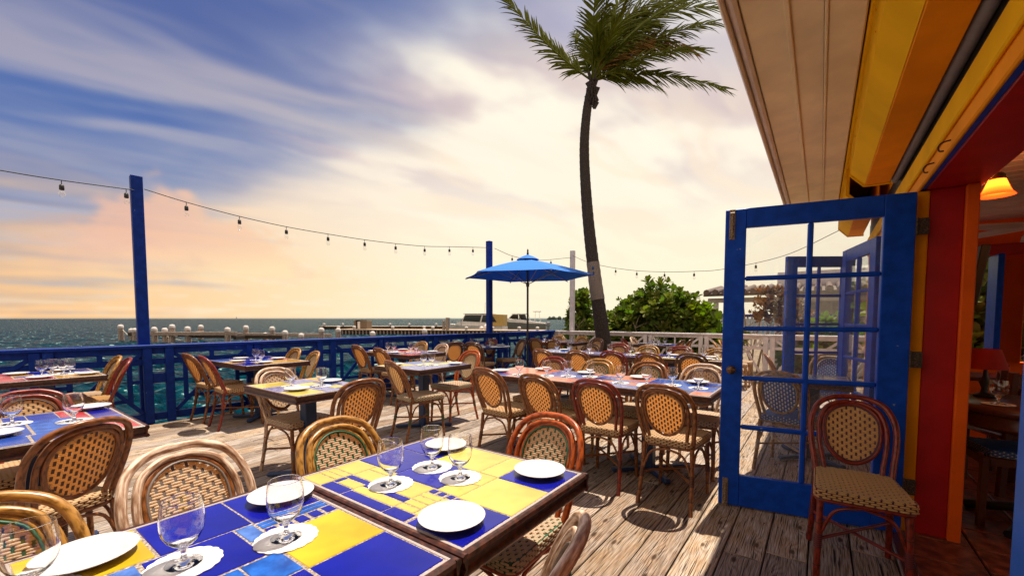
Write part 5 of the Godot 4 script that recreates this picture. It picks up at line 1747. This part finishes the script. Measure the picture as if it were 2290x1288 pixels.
func harbour() -> void:
	var ps := [[-57.5, -10.9, 0.50], [-57.0, -11.6, 0.1], [-55.2, -11.5, 0.15], [-51.7, -12.2, 0.30], [-50.9, -12.8, 0.22], [-50.3, -13.2, 0.55], [-49.1, -14.1, 0.35], [-52.5, -16.2, 0.45], [-44.4, -15.8, 0.30], [-46.3, -18.1, 0.42], [-46.6, -20.0, -0.35], [-42.5, -18.9, 0.35], [-40.6, -19.2, 0.0], [-40.4, -20.6, -0.3], [-37.6, -22.8, 0.20], [-33.0, -23.4, -0.05], [-29.5, -26.5, 0.18], [-36.0, -20.2, 0.3]]
	var words := ["lone at the far left", "short one with ropes", "leaning left of the post", "just right of the post", "broken, beside the post", "tall, right of the post", "thick, with a rope", "behind the crossbeams", "nearest, doubled", "tall rear of the pair", "sawn off low", "right end of the crossbeams", "round topped right of the beams", "low stump right of the beams", "standing apart to the right", "small round top just over the railing", "farthest right over the railing", "behind the doubled pair"]
	for i in ps.size():
		var p: Array = ps[i]
		var t := thing("dock_piling", "weathered white capped piling of the ruined dock, " + words[i], "piling", Vector3(p[0], 0, p[1]), 0, "old pilings standing in the water")
		t.rotation = Vector3(rng.randf_range(-0.05, 0.05), 0, rng.randf_range(-0.05, 0.05))
		var st := begin()
		piling(st, 0, 0, p[2], 0.24)
		obj("shaft", st, M.pile, t)
		st = begin()
		lathe(st, [Vector2(0.245, p[2] - 0.17), Vector2(0.25, p[2] + 0.02), Vector2(0.21, p[2] + 0.12), Vector2(0.11, p[2] + 0.19), Vector2(0, p[2] + 0.21)], 10)
		obj("cap", st, M.pile_cap, t)
	var bs := [[-56.5, -11.3, -48.5, -14.4, -0.28], [-52.0, -12.0, -43.5, -16.2, -0.15], [-50.5, -14.5, -41.5, -19.3, -0.42], [-47.0, -17.6, -38.0, -22.3, -0.30], [-44.0, -16.2, -46.8, -20.0, -0.5], [-50.0, -13.2, -52.5, -16.4, -0.3], [-36.5, -21.8, -27.0, -27.0, -0.66]]
	for i in bs.size():
		var b: Array = bs[i]
		var st := begin()
		bar(st, Vector3(b[0], b[4], b[1]), Vector3(b[2], b[4] + rng.randf_range(-0.12, 0.12), b[3]), 0.34, 0.25, 0.02)
		tag(obj("dock_beam", st, M.pile if i % 2 else M.dock_side), ["long dark beam at the left end of the ruined dock", "pale beam beside the tall post, across the ruined dock", "dark low beam in the middle of the ruined dock", "pale beam running to the right end of the ruined dock", "short cross beam between the doubled pilings", "short cross beam behind the tall piling", "low beam just above the railing, right of the ruined dock"][i], "beam", "loose beams of the ruined dock")
	var st := begin()
	tube(st, spline([Vector3(-57.3, 0.15, -11.0), Vector3(-56.3, -0.55, -11.4), Vector3(-55.3, 0.05, -11.6)], 5), 0.035, 5)
	tube(st, spline([Vector3(-51.6, 0.1, -12.3), Vector3(-50.6, -0.5, -13.0), Vector3(-49.2, -0.9, -14.0)], 5), 0.035, 5)
	tag(obj("mooring_rope", st, M.rope), "pale mooring ropes slung between the pilings of the ruined dock", "rope")
	# long dock: planked top on a ribbed dark wall
	dock("long_dock", "long dark dock with ribbed sides that carries a shed and white bollards", Vector2(-56.9, -33.9), Vector2(-29.0, -46.0), 4.5, -0.24, true)
	dock("far_dock", "low farther dock behind the long one", Vector2(-85.6, -47.4), Vector2(-52.0, -70.0), 3.5, -0.30, false)
	var du := (Vector2(-29.0, -46.0) - Vector2(-56.9, -33.9)).normalized()
	var dn := Vector2(-du.y, du.x) * -1.0
	if dn.dot(Vector2(-1, -1)) < 0: dn = -dn
	for i in 9:
		var f: float = [0.015, 0.10, 0.30, 0.50, 0.66, 0.78, 0.90, 0.98, 0.40][i]
		var p := Vector2(-56.9, -33.9).lerp(Vector2(-29.0, -46.0), f) + dn * (0.3 if i != 8 else 4.1)
		var t := thing("white_bollard", "small white round-topped bollard on the long dock, %s" % ["at its left tip", "left of the shed door", "first right of the shed", "midway, left of the twin posts", "right of the twin posts", "before the cabin cruiser's bow", "before the cabin cruiser", "near the dock's right end", "at the back edge"][i], "bollard", Vector3(p.x, -0.24, p.y), 0, "white bollards along the docks")
		st = begin()
		lathe(st, [Vector2(0.18, 0), Vector2(0.18, 0.25), Vector2(0.20, 0.27)], 10)
		obj("shaft", st, M.pile_cap, t)
		st = begin()
		lathe(st, [Vector2(0.24, 0.27), Vector2(0.25, 0.36), Vector2(0.17, 0.46), Vector2(0.0, 0.50)], 10)
		obj("cap", st, M.pile_cap, t)
	for i in 7:
		var p := Vector2(-85.6, -47.4).lerp(Vector2(-52.0, -70.0), [0.03, 0.13, 0.38, 0.48, 0.62, 0.74, 0.86][i])
		st = begin()
		lathe(st, [Vector2(0.2, 0), Vector2(0.2, 0.34), Vector2(0.28, 0.36), Vector2(0.26, 0.52), Vector2(0, 0.66)], 9)
		tag(obj("white_bollard", st, M.pile_cap, null, Vector3(p.x, -0.3, p.y)), "tiny white bollard on the far dock, %s from its left tip" % ["first", "second", "third", "fourth", "fifth", "sixth", "seventh"][i], "bollard", "white bollards along the docks")
	# shed with a white door panel
	var sp := Vector2(-56.9, -33.9).lerp(Vector2(-29.0, -46.0), 0.10) + dn * 2.2
	var ang := rad_to_deg(atan2(-du.y, du.x))
	var shed := thing("dock_shed", "squat brown shed with a white panel at the end of the long dock", "shed", Vector3(sp.x, -0.24, sp.y), ang)
	st = begin(); box(st, Vector3(0.2, 0.62, 0), Vector3(2.1, 1.24, 1.4), 0.02); obj("wall", st, M.shed, shed)
	st = begin(); box(st, Vector3(-0.1, 1.28, 0), Vector3(0.9, 0.10, 1.6), 0.02); obj("roof", st, M.dock_side, shed)
	st = begin(); box(st, Vector3(-0.25, 0.62, 0.72), Vector3(0.46, 1.16, 0.06), 0.01); obj("dark_recess", st, M.dock_side, shed)
	st = begin(); box(st, Vector3(0.02, 0.58, 0.76), Vector3(0.40, 1.05, 0.05), 0.01); obj("white_panel", st, M.boat_white, shed)
	var tp := Vector2(-56.9, -33.9).lerp(Vector2(-29.0, -46.0), 0.565) + dn * 0.6
	var twin := thing("dock_post", "pair of thick grey posts standing together on the long dock", "post", Vector3(tp.x, -0.24, tp.y), ang)
	st = begin(); lathe(st, [Vector2(0.2, 0), Vector2(0.19, 1.25), Vector2(0, 1.3)], 10, Vector3(-0.5, 0, 0)); obj("short_post", st, M.pile, twin)
	st = begin(); box(st, Vector3(0.05, 0.85, 0), Vector3(0.42, 1.7, 0.4), 0.05); obj("tall_post", st, M.dock_top, twin)
	st = begin(); box(st, Vector3(0.33, 0.9, 0.05), Vector3(0.2, 1.5, 0.3), 0.03); obj("meter_box", st, M.steel, twin)
	boats()
	# markers at the horizon
	for i in 3:
		var q: Array = [[-940.0, 210.0, 2.6], [-1500.0, -560.0, 2.2], [-700.0, 60.0, 0.0]][i]
		if q[2] <= 0.0: continue
		st = begin()
		lathe(st, [Vector2(1.1, -1), Vector2(0.9, 5), Vector2(1.4, 5.2), Vector2(1.4, 7.5), Vector2(0, 8)], 8)
		tag(obj("channel_marker", st, M.dock_side if i == 0 else M.pile_cap, null, Vector3(q[0], -1, q[1])), ["dark channel marker on the horizon at the far left", "thin pale channel marker on the horizon"][i], "marker", "")

func dock(called: String, label: String, a: Vector2, b: Vector2, wid: float, top: float, ribs: bool) -> void:
	var u := (b - a).normalized()
	var n := Vector2(-u.y, u.x)
	if n.dot(Vector2(-1, -1)) < 0: n = -n
	var l := a.distance_to(b)
	var c := (a + b) / 2 + n * wid / 2
	var t := thing(called, label, "dock", Vector3(c.x, 0, c.y), rad_to_deg(atan2(-u.y, u.x)))
	var st := begin()
	box(st, Vector3(0, top - 0.06, 0), Vector3(l, 0.12, wid), 0.02)
	obj("planking", st, M.dock_top, t)
	st = begin()
	box(st, Vector3(0, (top - 0.13 - 2.0) / 2, 0), Vector3(l - 0.3, 2.0 + top - 0.13, wid - 0.4))
	obj("wall", st, M.dock_side, t)
	st = begin()
	var k := -l / 2 + 0.2
	while k < l / 2:
		box(st, Vector3(k, top - 0.75, wid / 2 - 0.06), Vector3(0.16, 1.2, 0.18), 0.01)
		k += 0.55 if ribs else 1.1
	obj("sheet_piles", st, M.pile if ribs else M.dock_side, t).set_meta("kind", "stuff")

func hull(st: SurfaceTool, sec: Array) -> void:
	# sections along x: [x, half beam at deck, deck y, half beam at chine, chine y, keel y]
	var prev := []
	for s in sec:
		var ring := [Vector3(s[0], s[2], -s[1]), Vector3(s[0], s[4], -s[3]), Vector3(s[0], s[5], 0), Vector3(s[0], s[4], s[3]), Vector3(s[0], s[2], s[1])]
		if prev:
			for k in 4:
				face4(st, prev[k], prev[k + 1], ring[k + 1], ring[k], (prev[k] + ring[k + 1]) * 0.5 - Vector3(s[0], s[2] + 0.2, 0))
			face4(st, prev[0], prev[4], ring[4], ring[0], Vector3.UP)
		else:
			for k in range(1, 4): face3(st, ring[0], ring[k], ring[k + 1], Vector3(-1, 0, 0))
		prev = ring
	for k in range(1, 4): face3(st, prev[0], prev[k], prev[k + 1], Vector3(1, 0, 0))

func boats() -> void:
	# bow towards -x in the boats' own axes
	var t := thing("cabin_boat", "white cabin cruiser with dark windows and a tan canvas at its stern", "boat", Vector3(-45.6, -1.0, -52.4), 22.0)
	t.scale = Vector3.ONE * 1.2
	var st := begin()
	hull(st, [[-4.3, 0.06, 1.25, 0.03, 0.75, 0.55], [-3.2, 0.75, 1.12, 0.4, 0.4, 0.0], [-1.6, 1.25, 0.98, 0.95, 0.25, -0.2], [1.0, 1.4, 0.88, 1.2, 0.2, -0.25], [4.0, 1.35, 0.85, 1.2, 0.2, -0.2]])
	obj("hull", st, M.boat_white, t)
	st = begin()
	prism(st, PackedVector2Array([Vector2(-2.9, 1.02), Vector2(-2.4, 1.45), Vector2(-1.9, 1.5), Vector2(-1.35, 2.55), Vector2(2.1, 2.50), Vector2(2.1, 0.9)]), Vector3(0, 0, 1.05), Vector3.RIGHT, Vector3.UP, 2.1)
	obj("cabin", st, M.boat_white, t)
	st = begin()
	box(st, Vector3(0.4, 2.60, 0), Vector3(4.0, 0.12, 2.4), 0.04)
	obj("roof", st, M.boat_white, t)
	st = begin()
	prism(st, PackedVector2Array([Vector2(-1.72, 1.58), Vector2(-1.33, 2.38), Vector2(1.0, 2.38), Vector2(0.75, 1.45)]), Vector3(0, 0, 1.075), Vector3.RIGHT, Vector3.UP, 0.05)
	obj("side_window", st, M.boat_glass, t)
	st = begin()
	prism(st, PackedVector2Array([Vector2(0.95, 1.45), Vector2(1.2, 2.38), Vector2(1.95, 2.38), Vector2(1.95, 1.42)]), Vector3(0, 0, 1.075), Vector3.RIGHT, Vector3.UP, 0.05)
	obj("side_window", st, M.boat_glass, t)
	st = begin()
	bar(st, Vector3(-1.98, 1.55, 0), Vector3(-1.40, 2.42, 0), 1.8, 0.06, 0.01, Vector3(0, 0, 1))
	obj("windscreen", st, M.boat_glass, t)
	st = begin()
	prism(st, PackedVector2Array([Vector2(2.12, 0.9), Vector2(2.12, 2.5), Vector2(4.05, 2.45), Vector2(4.0, 0.9)]), Vector3(0, 0, 1.0), Vector3.RIGHT, Vector3.UP, 2.0)
	obj("canvas", st, M.boat_tan, t)
	st = begin()
	prism(st, PackedVector2Array([Vector2(2.2, 1.5), Vector2(2.2, 2.3), Vector2(2.6, 2.25), Vector2(3.1, 1.45)]), Vector3(0, 0, 1.03), Vector3.RIGHT, Vector3.UP, 0.05)
	obj("canvas_window", st, M.boat_glass, t)
	st = begin()
	var rl := [Vector3(-4.1, 1.75, 0.1), Vector3(-3.2, 1.65, 0.75), Vector3(-1.9, 1.55, 1.15)]
	tube(st, spline(rl, 5), 0.03, 5)
	for p in rl: tube(st, [p, p - Vector3(0, 0.6, 0)], 0.025, 5)
	obj("bow_rail", st, M.steel, t)
	st = begin()
	tube(st, [Vector3(0.9, 2.6, -0.6), Vector3(1.0, 4.1, -0.6)], 0.02, 5)
	tube(st, [Vector3(1.8, 2.6, 0.5), Vector3(1.95, 4.0, 0.5)], 0.02, 5)
	obj("antenna", st, M.steel, t)
	t = thing("sport_boat", "open sport boat with grey hull and raked windscreen behind the umbrella pole", "boat", Vector3(-45.0, -1.0, -63.5), 26.0)
	t.scale = Vector3.ONE * 1.15
	st = begin()
	hull(st, [[-4.6, 0.05, 1.7, 0.03, 1.2, 0.9], [-3.2, 0.85, 1.55, 0.4, 0.6, 0.1], [-1.2, 1.3, 1.4, 1.0, 0.35, -0.2], [1.5, 1.4, 1.25, 1.2, 0.3, -0.25], [4.4, 1.35, 1.15, 1.2, 0.3, -0.2]])
	obj("hull", st, M.boat_grey, t)
	st = begin()
	prism(st, PackedVector2Array([Vector2(-4.0, 1.66), Vector2(-2.2, 1.95), Vector2(-1.6, 2.0), Vector2(4.3, 1.32), Vector2(4.3, 1.17), Vector2(1.5, 1.27)]), Vector3(0, 0, 1.15), Vector3.RIGHT, Vector3.UP, 2.3)
	obj("deck", st, M.boat_white, t)
	st = begin()
	for z in [1.0, -1.0]:
		bar(st, Vector3(-1.6, 2.0, z), Vector3(-0.9, 2.75, z * 0.9), 0.06, 0.06)
		bar(st, Vector3(-0.9, 2.75, z * 0.9), Vector3(1.4, 2.75, z * 0.9), 0.06, 0.06)
		bar(st, Vector3(1.4, 2.75, z * 0.9), Vector3(1.7, 1.5, z), 0.06, 0.06)
		bar(st, Vector3(0.1, 2.75, z * 0.9), Vector3(0.4, 1.7, z), 0.06, 0.06)
	box(st, Vector3(0.25, 2.8, 0), Vector3(2.5, 0.06, 1.9), 0.02)
	box(st, Vector3(2.9, 3.15, 0), Vector3(1.3, 0.22, 0.5), 0.05)
	bar(st, Vector3(2.6, 1.4, 0.4), Vector3(2.7, 3.1, 0.3), 0.06, 0.06)
	bar(st, Vector3(3.4, 1.4, -0.4), Vector3(3.2, 3.1, -0.3), 0.06, 0.06)
	obj("cockpit_frame", st, M.boat_white, t)
	st = begin()
	prism(st, PackedVector2Array([Vector2(-1.5, 2.02), Vector2(-0.85, 2.68), Vector2(0.05, 2.68), Vector2(0.05, 1.85)]), Vector3(0, 0, 0.97), Vector3.RIGHT, Vector3.UP, 0.04)
	prism(st, PackedVector2Array([Vector2(0.15, 1.85), Vector2(0.15, 2.68), Vector2(1.2, 2.68), Vector2(1.4, 1.72)]), Vector3(0, 0, 0.97), Vector3.RIGHT, Vector3.UP, 0.04)
	obj("windscreen", st, M.boat_glass, t)
	st = begin()
	for z in [-0.4, 0.4]:
		box(st, Vector3(4.75, 1.1, z), Vector3(0.5, 0.7, 0.4), 0.08)
		box(st, Vector3(4.75, 0.4, z), Vector3(0.22, 1.0, 0.18), 0.04)
	obj("outboard_motor", st, M.steel, t)
	# kit left on the dock between the boats
	st = begin()
	ball(st, Vector3(0, 0.35, 0), Vector3(0.5, 0.45, 0.4)); ball(st, Vector3(0.7, 0.25, 0.1), Vector3(0.5, 0.3, 0.35)); ball(st, Vector3(-0.9, 0.2, 0.1), Vector3(0.3, 0.25, 0.3))
	tag(obj("white_bundle", st, M.boat_white, null, Vector3(-37.0, -0.2, -44.6)), "white covered bundle on the dock between the two boats", "bundle")

# ------------------------------------------------------------------ land behind the white railing
func land() -> void:
	var st := begin()
	var poly := PackedVector2Array([Vector2(-6.6, -10.0), Vector2(-6.9, -12.0), Vector2(-6.0, -15.0), Vector2(-7.0, -20.0), Vector2(-9.0, -40.0), Vector2(40.0, -60.0), Vector2(40.0, 20.0), Vector2(5.3, 20.0), Vector2(5.3, -7.0), Vector2(0.7, -7.0), Vector2(0.7, -10.0)])
	prism(st, poly, Vector3(0, -0.3, 0), Vector3.RIGHT, Vector3(0, 0, 1), -1.2)
	struct("ground", st, M.ground)
	# far spit of land with trees
	st = begin()
	for k in 60:
		ball(st, Vector3(rng.randf_range(-60, 60), rng.randf_range(0, 3.0), rng.randf_range(-5, 5)), Vector3(rng.randf_range(2, 5), rng.randf_range(2, 5.5), 4), 5, 7)
	var isl := obj("distant_shore", st, M.shore, null, Vector3(-430, -1.0, -800))
	isl.set_meta("kind", "structure")
	# neighbouring cottage
	var h := thing("white_cottage", "white wooden cottage with barrel tile roof and louvred shutters beyond the white railing", "house", Vector3(-0.2, -0.3, -15.0), 0.0)
	board_run(h, "wall", M.white, -0.9, 7.0, 0.0, 3.0, -0.2, -4.0, 0.0)
	board_run(h, "porch_beam", M.white, -2.5, 6.0, 2.06, 2.19, 1.55, 1.45, 0.01)
	for x in [-2.28, -0.6, 1.4]:
		board_run(h, "porch_post", M.white, x - 0.06, x + 0.06, 0.0, 2.059, 1.56, 1.44, 0.01)
	board_run(h, "porch_rail", M.blue_rail, -2.4, 1.4, 1.64, 1.72, 1.6, 1.562, 0.01)
	for k in 34:
		board_run(h, "picket", M.white, -2.36 + k * 0.11, -2.315 + k * 0.11, 0.75, 1.639, 1.52, 1.49, 0.006)
	for x in [-0.2, 0.75, 1.7]:
		for k in 14:
			var s := begin()
			box(s, Vector3(x, 1.35 + k * 0.085, -0.17), Vector3(0.55, 0.012, 0.075), 0.003, Basis(Vector3.RIGHT, 0.7))
			obj("louvre", s, M.white, h)
		board_run(h, "shutter_frame", M.white, x - 0.33, x - 0.28, 1.25, 2.6, -0.12, -0.195, 0.006)
		board_run(h, "shutter_frame", M.white, x + 0.28, x + 0.33, 1.25, 2.6, -0.12, -0.195, 0.006)
	# roof slope with rolls of tile ending in a wavy eave
	st = begin()
	prism(st, PackedVector2Array([Vector2(1.9, 2.31), Vector2(-0.19, 2.56), Vector2(-0.19, 2.48), Vector2(1.9, 2.23)]), Vector3(-2.55, 0, 0), Vector3(0, 0, 1), Vector3.UP, 8.5)
	var roof := obj("roof", st, M.roof_tile, h)
	for k in 36:
		st = begin()
		var x := -2.46 + k * 0.235
		tube(st, [Vector3(x, 2.34, 1.97), Vector3(x, 2.59, -0.19)], 0.085, 8)
		obj("tile_row", st, M.roof_tile, roof)

# ------------------------------------------------------------------ inside the doorway
func interior() -> void:
	# wall lamp with a ribbed glass shade, lit
	var t := thing("wall_lamp", "lit wall lamp with ribbed orange glass shade just inside the doorway", "lamp", Vector3(0.690, 2.165, -3.70))
	var st := begin()
	lathe(st, [Vector2(0, 0.03), Vector2(0.03, 0.028), Vector2(0.045, 0.012), Vector2(0.05, 0)], 14, Vector3.ZERO, Basis(Vector3(0, 1, 0), Vector3(1, 0, 0), Vector3(0, 0, -1)))
	tube(st, spline([Vector3(0.02, 0, 0), Vector3(0.05, 0.045, 0), Vector3(0.09, 0.055, 0), Vector3(0.115, 0.03, 0), Vector3(0.118, -0.02, 0)], 5), 0.007, 8)
	tube(st, spline([Vector3(0.02, 0, 0), Vector3(0.05, -0.02, 0), Vector3(0.075, 0.0, 0), Vector3(0.06, 0.02, 0), Vector3(0.048, 0.008, 0)], 5), 0.005, 7)
	lathe(st, [Vector2(0.0, -0.012), Vector2(0.022, -0.015), Vector2(0.034, -0.03), Vector2(0.036, -0.055)], 16, Vector3(0.118, 0, 0))
	obj("bracket", st, M.iron, t)
	st = begin()
	var n := 72
	var prof := [Vector2(0.034, -0.052), Vector2(0.042, -0.075), Vector2(0.052, -0.105), Vector2(0.062, -0.128), Vector2(0.078, -0.148)]
	for i in 4:
		for k in n:
			var P := []
			var N := []
			for q in [[0, k], [0, k + 1], [1, k + 1], [1, k]]:
				var a: float = TAU * q[1] / n
				var r: float = prof[i + q[0]].x * (1.0 + (0.025 if q[1] % 2 else -0.01))
				P.append(Vector3(0.118 + r * cos(a), prof[i + q[0]].y, r * sin(a)))
				N.append(Vector3(cos(a), 0.4, sin(a)))
			face4(st, P[0], P[1], P[2], P[3], N[0])
	var sh := StandardMaterial3D.new()
	sh.albedo_color = lin(0.80, 0.11, 0.02)
	sh.roughness = 0.4
	sh.backlight_enabled = true
	sh.backlight = lin(0.7, 0.10, 0.015)
	sh.emission_enabled = true
	sh.emission = lin(1.0, 0.14, 0.015)
	sh.emission_energy_multiplier = 0.45
	obj("lamp_shade", st, sh, t)
	st = begin()
	ball(st, Vector3(0.118, -0.085, 0), Vector3(0.020, 0.028, 0.020), 8, 12)
	var bm := StandardMaterial3D.new()
	bm.albedo_color = Color(1, 0.9, 0.7)
	bm.emission_enabled = true
	bm.emission = lin(1.0, 0.66, 0.30)
	bm.emission_energy_multiplier = 3.0
	obj("bulb", st, bm, t)
	var l := OmniLight3D.new()
	l.name = "lamp_light"
	l.light_color = Color(1.0, 0.74, 0.45)
	l.light_energy = 0.055
	l.light_size = 0.02
	l.omni_range = 9.0
	l.omni_attenuation = 2.0
	l.shadow_enabled = true
	t.add_child(l)
	l.position = Vector3(0.118, -0.085, 0)
	# bar table with a moulded rim
	t = thing("pedestal_table", "dark polished wooden table just inside the doorway", "table", Vector3(1.13, 0, -3.95))
	st = begin()
	lathe(st, [Vector2(0, 0.72), Vector2(0.40, 0.72), Vector2(0.42, 0.735), Vector2(0.43, 0.75), Vector2(0.425, 0.765), Vector2(0.41, 0.775), Vector2(0, 0.778)], 40)
	obj("tabletop", st, M.dark_wood, t)
	st = begin()
	lathe(st, [Vector2(0.39, 0.72), Vector2(0.39, 0.66), Vector2(0.40, 0.65), Vector2(0.385, 0.63), Vector2(0.0, 0.63)], 40)
	obj("apron", st, M.dark_wood, t)
	st = begin()
	lathe(st, [Vector2(0.05, 0.63), Vector2(0.045, 0.5), Vector2(0.07, 0.4), Vector2(0.04, 0.3), Vector2(0.06, 0.1), Vector2(0.05, 0.06)], 14)
	for k in 4:
		var a := TAU * k / 4 + 0.6
		tube(st, spline([Vector3(0, 0.14, 0), Vector3(cos(a) * 0.18, 0.08, sin(a) * 0.18), Vector3(cos(a) * 0.34, 0.03, sin(a) * 0.34)], 5), 0.03, 8)
	obj("pedestal", st, M.black, t)
	# table lamp with red shade
	t = thing("table_lamp", "small table lamp with a red shade on the dark table inside", "lamp", Vector3(0.90, 0.778, -4.12))
	st = begin()
	lathe(st, [Vector2(0, 0), Vector2(0.05, 0.0), Vector2(0.055, 0.012), Vector2(0.02, 0.03), Vector2(0.015, 0.06), Vector2(0.03, 0.10), Vector2(0.012, 0.14), Vector2(0.008, 0.24)], 14)
	obj("base", st, M.black, t)
	st = begin()
	lathe(st, [Vector2(0.105, 0.19), Vector2(0.065, 0.32)], 24)
	lathe(st, [Vector2(0.103, 0.19), Vector2(0.063, 0.32)], 24)
	obj("lamp_shade", st, M.shade_red, t)
	st = begin()
	var gob := begin()
	# stool with blue and white woven seat
	t = thing("woven_stool", "dark wooden stool with blue and white woven seat inside the doorway", "stool", Vector3(1.0, 0, -4.02), 8.0)
	st = begin()
	for x in [-0.17, 0.17]:
		for z in [-0.17, 0.17]:
			var s := begin()
			bar(s, Vector3(x * 1.05, 0, z * 1.05), Vector3(x, 0.44, z), 0.036, 0.036, 0.004, Vector3(0, 0, 1))
			obj("leg", s, M.dark_wood, t)
	st = begin()
	for q in [[0, 1], [0, -1], [1, 1], [1, -1]]:
		box(st, Vector3(0, 0.415, q[1] * 0.172) if q[0] == 0 else Vector3(q[1] * 0.172, 0.415, 0), Vector3(0.30, 0.05, 0.024) if q[0] == 0 else Vector3(0.024, 0.05, 0.30), 0.003)
	obj("seat_rail", st, M.dark_wood, t)
	var ch := MeshInstance3D.new()
	var cush := obj("seat", MESH.seat, M.strand_white, t)
	cush.scale = Vector3(0.86, 0.9, 0.86); cush.position = Vector3(0, 0.062, 0)
	var cw := obj("weave", MESH.seat_weave, M.weave_blue, cush)
	ch.free()
	# goblet and doily on it
	for c in get_children():
		if c.name == "goblet":
			copy(c, Vector3(0.89, 0.7815, -3.80), 0, "clear goblet on the dark polished table inside the doorway", "goblet", "clear goblets on the tables")
			break
	for c in get_children():
		if c.name == "paper_doily":
			copy(c, Vector3(0.89, 0.7798, -3.80), 0, "pink lit paper doily on the dark polished table inside the doorway", "doily", "paper doilies under the goblets")
			break
	# wall screen and ceiling fan, deeper in
	t = thing("wall_screen", "black wall screen seen edge-on above the far window", "screen", Vector3(0.93, 1.62, -4.9), 0.0)
	st = begin()
	box(st, Vector3(0, 0, 0), Vector3(0.05, 0.44, 0.75), 0.006, Basis(Vector3(0, 0, 1), -0.12))
	obj("panel", st, M.black, t)
	st = begin()
	bar(st, Vector3(-0.15, 0, 0), Vector3(-0.02, 0, 0), 0.05, 0.05)
	obj("bracket", st, M.iron, t)
	t = thing("ceiling_fan", "pale ceiling fan under the white planked ceiling inside", "fan", Vector3(1.42, 0, -5.3))
	st = begin()
	lathe(st, [Vector2(0, 2.32), Vector2(0.05, 2.31), Vector2(0.05, 2.27), Vector2(0.014, 2.26), Vector2(0.014, 2.14), Vector2(0.08, 2.12), Vector2(0.10, 2.06), Vector2(0.07, 2.02), Vector2(0, 2.01)], 18)
	obj("motor", st, M.ceiling, t)
	for k in 5:
		st = begin()
		var a := TAU * k / 5 + 0.3
		var d := Vector3(cos(a), 0, sin(a))
		box(st, d * 0.36 + Vector3(0, 2.06, 0), Vector3(0.50, 0.008, 0.13), 0.003, Basis(Vector3.UP, -a) * Basis(Vector3.RIGHT, 0.2))
		obj("blade", st, M.ceiling, t)
	for k in 3:
		st = begin()
		var a := TAU * k / 3
		lathe(st, [Vector2(0.02, 2.02), Vector2(0.05, 1.98), Vector2(0.055, 1.94)], 14, Vector3(cos(a) * 0.08, 0, sin(a) * 0.08))
		obj("fan_light_shade", st, M.ceiling, t)
	# dark dining furniture in the background
	for k in 3:
		var q: Array = [[1.55, -5.2], [2.3, -5.6], [1.35, -5.95]][k]
		t = thing("dark_dining_table", ["dark dining table behind the red lamp", "dark dining table deeper in the room", "dark dining table under the far window"][k], "table", Vector3(q[0], 0, q[1]))
		st = begin(); box(st, Vector3(0, 0.74, 0), Vector3(0.7, 0.035, 0.55), 0.008); obj("tabletop", st, M.dark_wood, t)
		for x in [-0.3, 0.3]:
			for z in [-0.22, 0.22]:
				st = begin(); bar(st, Vector3(x, 0, z), Vector3(x, 0.72, z), 0.05, 0.05); obj("leg", st, M.dark_wood, t)
	for k in 3:
		var q: Array = [[1.20, -4.75, 20], [1.75, -4.9, -30], [1.05, -5.45, 80]][k]
		t = thing("dark_dining_chair", ["dark wooden dining chair behind the red lamp", "dark wooden dining chair right of the red lamp", "dark wooden dining chair by the inner wall"][k], "chair", Vector3(q[0], 0, q[1]), q[2])
		st = begin(); box(st, Vector3(0, 0.45, 0), Vector3(0.42, 0.04, 0.42), 0.01); obj("seat", st, M.dark_wood, t)
		for x in [-0.18, 0.18]:
			st = begin(); bar(st, Vector3(x, 0, -0.18), Vector3(x, 0.43, -0.18), 0.04, 0.04); obj("leg", st, M.dark_wood, t)
			st = begin(); bar(st, Vector3(x, 0, 0.18), Vector3(x, 0.92, 0.24), 0.04, 0.04); obj("leg", st, M.dark_wood, t)
		for y in [0.6, 0.72, 0.86]:
			st = begin(); bar(st, Vector3(-0.17, y, 0.225), Vector3(0.17, y, 0.225), 0.06, 0.02); obj("slat", st, M.dark_wood, t)

func _ready() -> void:
	rng.seed = 7
	stage()
	materials()
	M.shore = mat(lin(0.05, 0.07, 0.05), 0.9)
	sea()
	land()
	deck()
	building()
	blue_rail()
	white_rail()
	doors()
	harbour()
	plants()
	palm()
	tables()
	chairs()
	tableware()
	umbrella()
	lights()
	interior()
